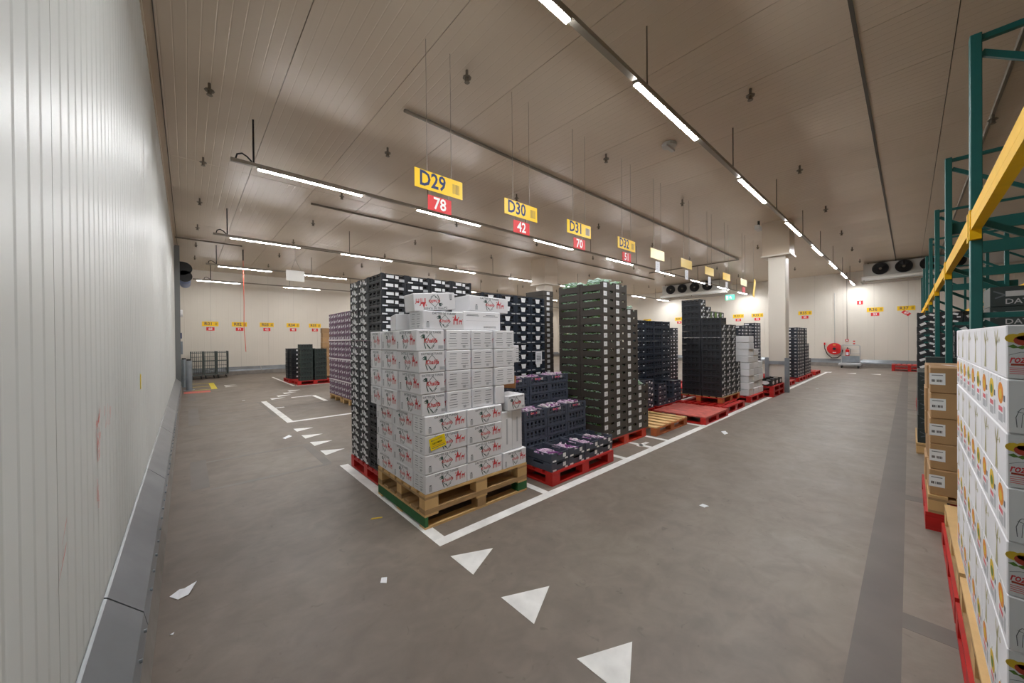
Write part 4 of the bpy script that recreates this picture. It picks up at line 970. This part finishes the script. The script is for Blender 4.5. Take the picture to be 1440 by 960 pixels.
# rack
RY, RD, ZP = -.312, 1.1, 3.86
post = MB()
pw = .058
post.box(-.045, .045, -pw, 0, 0, ZP, 'rack_green'); post = post.mesh('upright_post', bevel=.004)
foot = B(-.07, .07, -.09, .03, 0, .008, 'rack_green').mesh('foot_plate')
def bar(a, b, wd, m, n=4):
    return MB().tube([a, b], wd, m, n)
px = [1.65+2.8*k for k in range(8)]
for row, (y0, nm) in enumerate(((RY, 'front'), (RY-RD-.25, 'rear'))):
    for k, x in enumerate(px):
        if row == 1 and k > 5: continue
        t = thing('rack_frame', 'green steel rack frame with diagonal braces, %s in the %s rack row' % (ORD[k], nm), 'rack', (x, y0, 0), 0, 'green rack frames')
        for yy in (0, -RD+pw): ob('upright_post', post, t, (0, yy, 0)); ob('foot_plate', foot, t, (0, yy, .0))
        zz = [.2, 1.3, 2.2, 3.0, ZP-.03]
        for z in (.2, 1.75, ZP-.03): B(-.02, .02, -RD+pw, -pw, z-.02, z+.02, 'rack_green').build('brace_bar', t)
        for (za, zb_) in ((3.72, 3.0), (3.0, 2.3) if k % 2 == 9 else (2.45, 1.78), (1.7, .95), (.9, .25)):
            d = MB(); a, b = Vector((0, -pw, za)), Vector((0, -RD+pw, zb_)); n_ = Vector((0, b.z-a.z, -(b.y-a.y))).normalized()*.022
            for sx in (1,):
                P8 = [(-.015, a.y-n_.y, a.z-n_.z), (.015, a.y-n_.y, a.z-n_.z), (.015, b.y-n_.y, b.z-n_.z), (-.015, b.y-n_.y, b.z-n_.z), (-.015, a.y+n_.y, a.z+n_.z), (.015, a.y+n_.y, a.z+n_.z), (.015, b.y+n_.y, b.z+n_.z), (-.015, b.y+n_.y, b.z+n_.z)]
                i0 = len(d.v); d.v += P8; kk = d.mi('rack_green')
                for q in ((3, 2, 1, 0), (4, 5, 6, 7), (0, 1, 5, 4), (1, 2, 6, 5), (2, 3, 7, 6), (3, 0, 4, 7)): d.f.append([i0+j for j in q]); d.m.append(kk)
            d.build('brace_diagonal', t)
    beam = MB()
    L_ = 2.8-.09
    beam.box(0, L_, 0, .05, 0, .055, 'rack_yellow'); beam.box(0, L_, .012, .05, .056, .13, 'rack_yellow'); beam = beam.mesh('beam')
    hook = MB(); hook.box(-.012, .06, -.0, .056, -.07, .15, 'rack_yellow'); hook = hook.mesh('end_connector')
    for k, (a, b) in enumerate(zip(px, px[1:])):
        if row == 1 and k > 4: continue
        for side, yy, mm in (('aisle', y0-.048, 0), ('inner', y0-RD-.002, 0)):
            t = thing('rack_beam', 'yellow rack beam on the %s side of bay %s, %s rack row' % (side, ORD[k], nm), 'rack beam', (a+.045, yy, 2.385), 0, 'yellow rack beams')
            ob('beam', beam, t); ob('end_connector', hook, t); ob('end_connector', hook, t, (L_-.048, 0, 0))
# green cross beams spanning between racks
for k, (x, z) in enumerate(((7.25, 2.62), (7.25, 2.9), (10.05, 2.62), (12.85, 2.62))):
    tag(B(-.03, .03, -1.2, 0, 0, .14, 'rack_green').build('cross_beam', None, (x+.08, RY-1.13 if False else RY-.02, z)), 'wide green cross beam inside the rack, %s from camera' % ORD[k], 'rack beam')

# ================================================================== RIGHT END WALL: hose reel, extinguisher, trolley
t = thing('hose_reel', 'red fire hose reel with black hose on the right end wall', 'hose reel', (XR-.01, 2.71, .95), LEFT)
m = MB(); n = 28
for (r0, d0), (r1, d1) in (((0, -.2), (.08, -.21)), ((.08, -.21), (.31, -.19)), ((.31, -.19), (.31, -.17)), ((.31, -.17), (.2, -.16)), ((.2, -.16), (.2, -.06)), ((.2, -.06), (.3, -.05)), ((.3, -.05), (.3, -.03)), ((.3, -.03), (0, -.03))):
    for i in range(n):
        a, b = 2*math.pi*i/n, 2*math.pi*(i+1)/n
        q = [(r0*math.cos(a), d0, r0*math.sin(a)), (r0*math.cos(b), d0, r0*math.sin(b)), (r1*math.cos(b), d1, r1*math.sin(b)), (r1*math.cos(a), d1, r1*math.sin(a))]
        if r0 == 0: q = q[1:]
        m.poly(q, 'hose_red')
m.build('reel', t)
MB().tube([(0, -.212, 0), (0, -.235, 0)], .07, 'black', 14).build('hub', t); B(-.03, .03, -.03, 0, -.02, .35, 'steel').build('bracket', t)
m = MB(); m.rect(0, .19, .1, .06, 'print_yellow'); m.rect(0, -.18, .13, .06, 'sticker'); m.build('label_sticker', t, (0, -.2005, 0))
MB().tube([(.32, -.1, -.05), (.28, -.1, -.3), (.12, -.1, -.48), (-.12, -.1, -.5), (-.3, -.1, -.3), (-.4, -.1, 0), (-.41, -.1, .2)], .02, 'black', 8).build('hose', t, smooth=True)
MB().tube([(-.41, -.1, .2), (-.41, -.1, .33)], .035, 'hose_red', 8).build('nozzle', t)
MB().tube([(0, -.04, .35), (0, -.04, 3.0)], .016, 'cooler_white', 8).build('supply_pipe', t)
t = thing('fire_extinguisher', 'red fire extinguisher on the end wall beside the hose reel', 'extinguisher', (XR-.12, 2.2, .52), LEFT)
m = MB(); m.tube([(0, 0, 0), (0, 0, .38)], .08, 'hose_red', 14); m.tube([(0, 0, .38), (0, 0, .44)], .05, 'hose_red', 14); m.build('cylinder', t)
MB().tube([(0, 0, .44), (0, 0, .5)], .025, 'black', 8).build('valve', t); MB().tube([(.02, 0, .48), (.12, 0, .42), (.12, 0, .15)], .012, 'black', 6).build('hose', t); B(-.05, .05, -.083, -.08, .1, .25, 'sticker').build('label_sticker', t)
B(-.03, .03, .06, .115, .1, .2, 'black').build('bracket', t)
t = thing('alarm_button', 'small red alarm box on the end wall above the extinguisher', 'alarm', (XR-.01, 2.22, 1.4), LEFT)
B(-.06, .06, -.05, 0, -.06, .06, 'hose_red').build('box', t, bevel=.005); B(-.03, .03, -.053, -.0505, -.03, .03, 'sign_white').build('plate', t)
MB().tube([(0, -.02, .06), (0, -.02, 4.4), (.55, -.02, 4.45)], .014, 'rod', 6).build('conduit', t)
for i, z in enumerate((1.35, 1.22)): tag(B(-.03, 0, -.04, .04, -.03, .03, 'hose_red').build('call_point', None, (XR-.003, 1.95, z)), 'tiny red call point beside the alarm box, %s' % ('upper', 'lower')[i], 'alarm')
t = thing('platform_trolley', 'steel platform trolley with tall handle before the right end wall', 'trolley', (24.75, 1.6, 0))
B(0, .6, 0, .85, .14, .24, 'steel').build('platform', t, bevel=.01); B(-.02, .62, -.05, .9, .0, .0, 'steel')
for a in (.1, .5):
    for b in (.12, .73): MB().tube([(a, b-.02, .07), (a, b+.02, .07)], .07, 'black', 12).build('wheel', t)
MB().tube([(.58, .08, .24), (.58, .08, 1.12), (.58, .14, 1.16), (.58, .72, 1.16), (.58, .78, 1.12), (.58, .78, .24)], .018, 'steel', 8).build('handle', t)
for z in (.75, .95): MB().tube([(.58, .08, z), (.58, .78, z)], .01, 'steel', 6).build('rail', t)
B(.57, .59, .1, .76, .3, .6, 'galv').build('panel', t)

# ================================================================== LEFT: roll cages, bollards
def roll_cage(x, y, label, W_=.4):
    t = thing('roll_cage', label, 'roll cage', (x, y, 0), 0, 'nested roll cages by the far wall')
    B(0, W_, 0, .8, .15, .18, 'cage_grey').build('base', t)
    for a in (.06, W_-.06):
        for b in (.08, .72): MB().tube([(a-.015, b, .06), (a+.015, b, .06)], .06, 'black', 10).build('wheel', t)
    side = MB()
    side.tube([(0, 0, .18), (0, 0, 1.2), (0, .8, 1.2), (0, .8, .18)], .02, 'cage_grey', 6)
    for z in (.35, .55, .75, .95, 1.1): side.tube([(0, 0, z), (0, .8, z)], .009, 'cage_grey', 5)
    for k in range(1, 6): side.tube([(0, .8*k/6, .18), (0, .8*k/6, 1.2)], .009, 'cage_grey', 5)
    sm_ = side.mesh('side_grid')
    ob('side_grid', sm_, t); ob('side_grid', sm_, t, (W_, 0, 0))
    bk = MB()
    for z in (.35, .55, .75, .95, 1.18): bk.tube([(0, .8, z), (W_, .8, z)], .01, 'cage_grey', 5)
    for k in range(1, 6): bk.tube([(W_*k/6, .8, .18), (W_*k/6, .8, 1.2)], .009, 'cage_grey', 5)
    bk.build('back_grid', t)
    fr = MB()
    for z in (.45, .8, 1.15): fr.tube([(0, 0, z), (W_, 0, z)], .014, 'cage_grey', 5)
    fr.build('front_bars', t)
for i, x in enumerate((.1, .54, .98)): roll_cage(x, 20.7+.12*i, 'grey wire roll cage, %s of three nested by the far wall' % ('leftmost', 'middle', 'rightmost')[i])
for i, (x, y) in enumerate(((.03, 16.25), (-.1, 17.6))):
    t = thing('bollard', 'galvanised steel bollard at the roll door, %s one' % ('nearer', 'farther')[i], 'bollard', (x, y, 0), 0, 'door bollards')
    B(-.14, .14, -.14, .14, 0, .015, 'galv').build('base_plate', t); MB().tube([(0, 0, .015), (0, 0, 1.0)], .085, 'galv', 16).build('post', t, smooth=False); MB().tube([(0, 0, 1.0), (0, 0, 1.05)], .06, 'black', 12).build('cap', t)

# ================================================================== LITTER
def litter(name, pts, label, z=.001, m='paper', lift=()):
    mb = MB(); P = [(x, y, z+(lift[i] if lift else 0)) for i, (x, y) in enumerate(pts)]; n = len(P); Q = [(x, y, zz+.002) for x, y, zz in P]
    mb.poly(Q, m); mb.poly(P[::-1], m)
    for i in range(n): j = (i+1) % n; mb.poly([P[i], P[j], Q[j], Q[i]], m)
    return tag(mb.build(name), label, 'litter')
o = litter('paper_scrap', [(-.1, 3.13), (-.06, 3.06), (-.01, 3.07), (.03, 3.17), (-.03, 3.15), (-.055, 3.17)], 'torn white label lying on the floor beside the left kerb', lift=(0, 0, .004, .02, .01, .004))
litter('paper_scrap', [(-.09, 2.72), (-.075, 2.71), (-.07, 2.73)], 'tiny white paper scrap on the floor by the left kerb')
litter('paper_scrap', [(.93, 2.35), (.96, 2.32), (.98, 2.36), (.95, 2.38)], 'small white scrap on the floor left of the triangles', lift=(0, 0, .01, .01))
litter('paper_scrap', [(6.56, 2.05), (6.64, 2.02), (6.7, 2.08), (6.62, 2.12)], 'crumpled white scrap on the aisle floor beyond the wood pallet', lift=(0, .01, .03, .03))
litter('paper_scrap', [(1.18, 6.9), (1.3, 7.02), (1.26, 7.06), (1.15, 6.94)], 'thin white strip lying on the floor near the small triangles', lift=(0, .0, .02, .01))
litter('paper_scrap', [(1.2, 3.24), (1.29, 3.2), (1.3, 3.22), (1.22, 3.26)], 'short yellow strip lying on the floor left of the date cartons', m='print_yellow')
for i, (x, y) in enumerate(((14.4, 1.9), (1.1, 12.3), (3.6, 1.3))):
    litter('paper_scrap', [(x, y), (x+.06, y-.02), (x+.07, y+.04), (x+.01, y+.05)], ('tiny white scrap far down the right aisle', 'tiny white scrap on the far left floor', 'tiny white fleck on the middle of the aisle floor')[i])
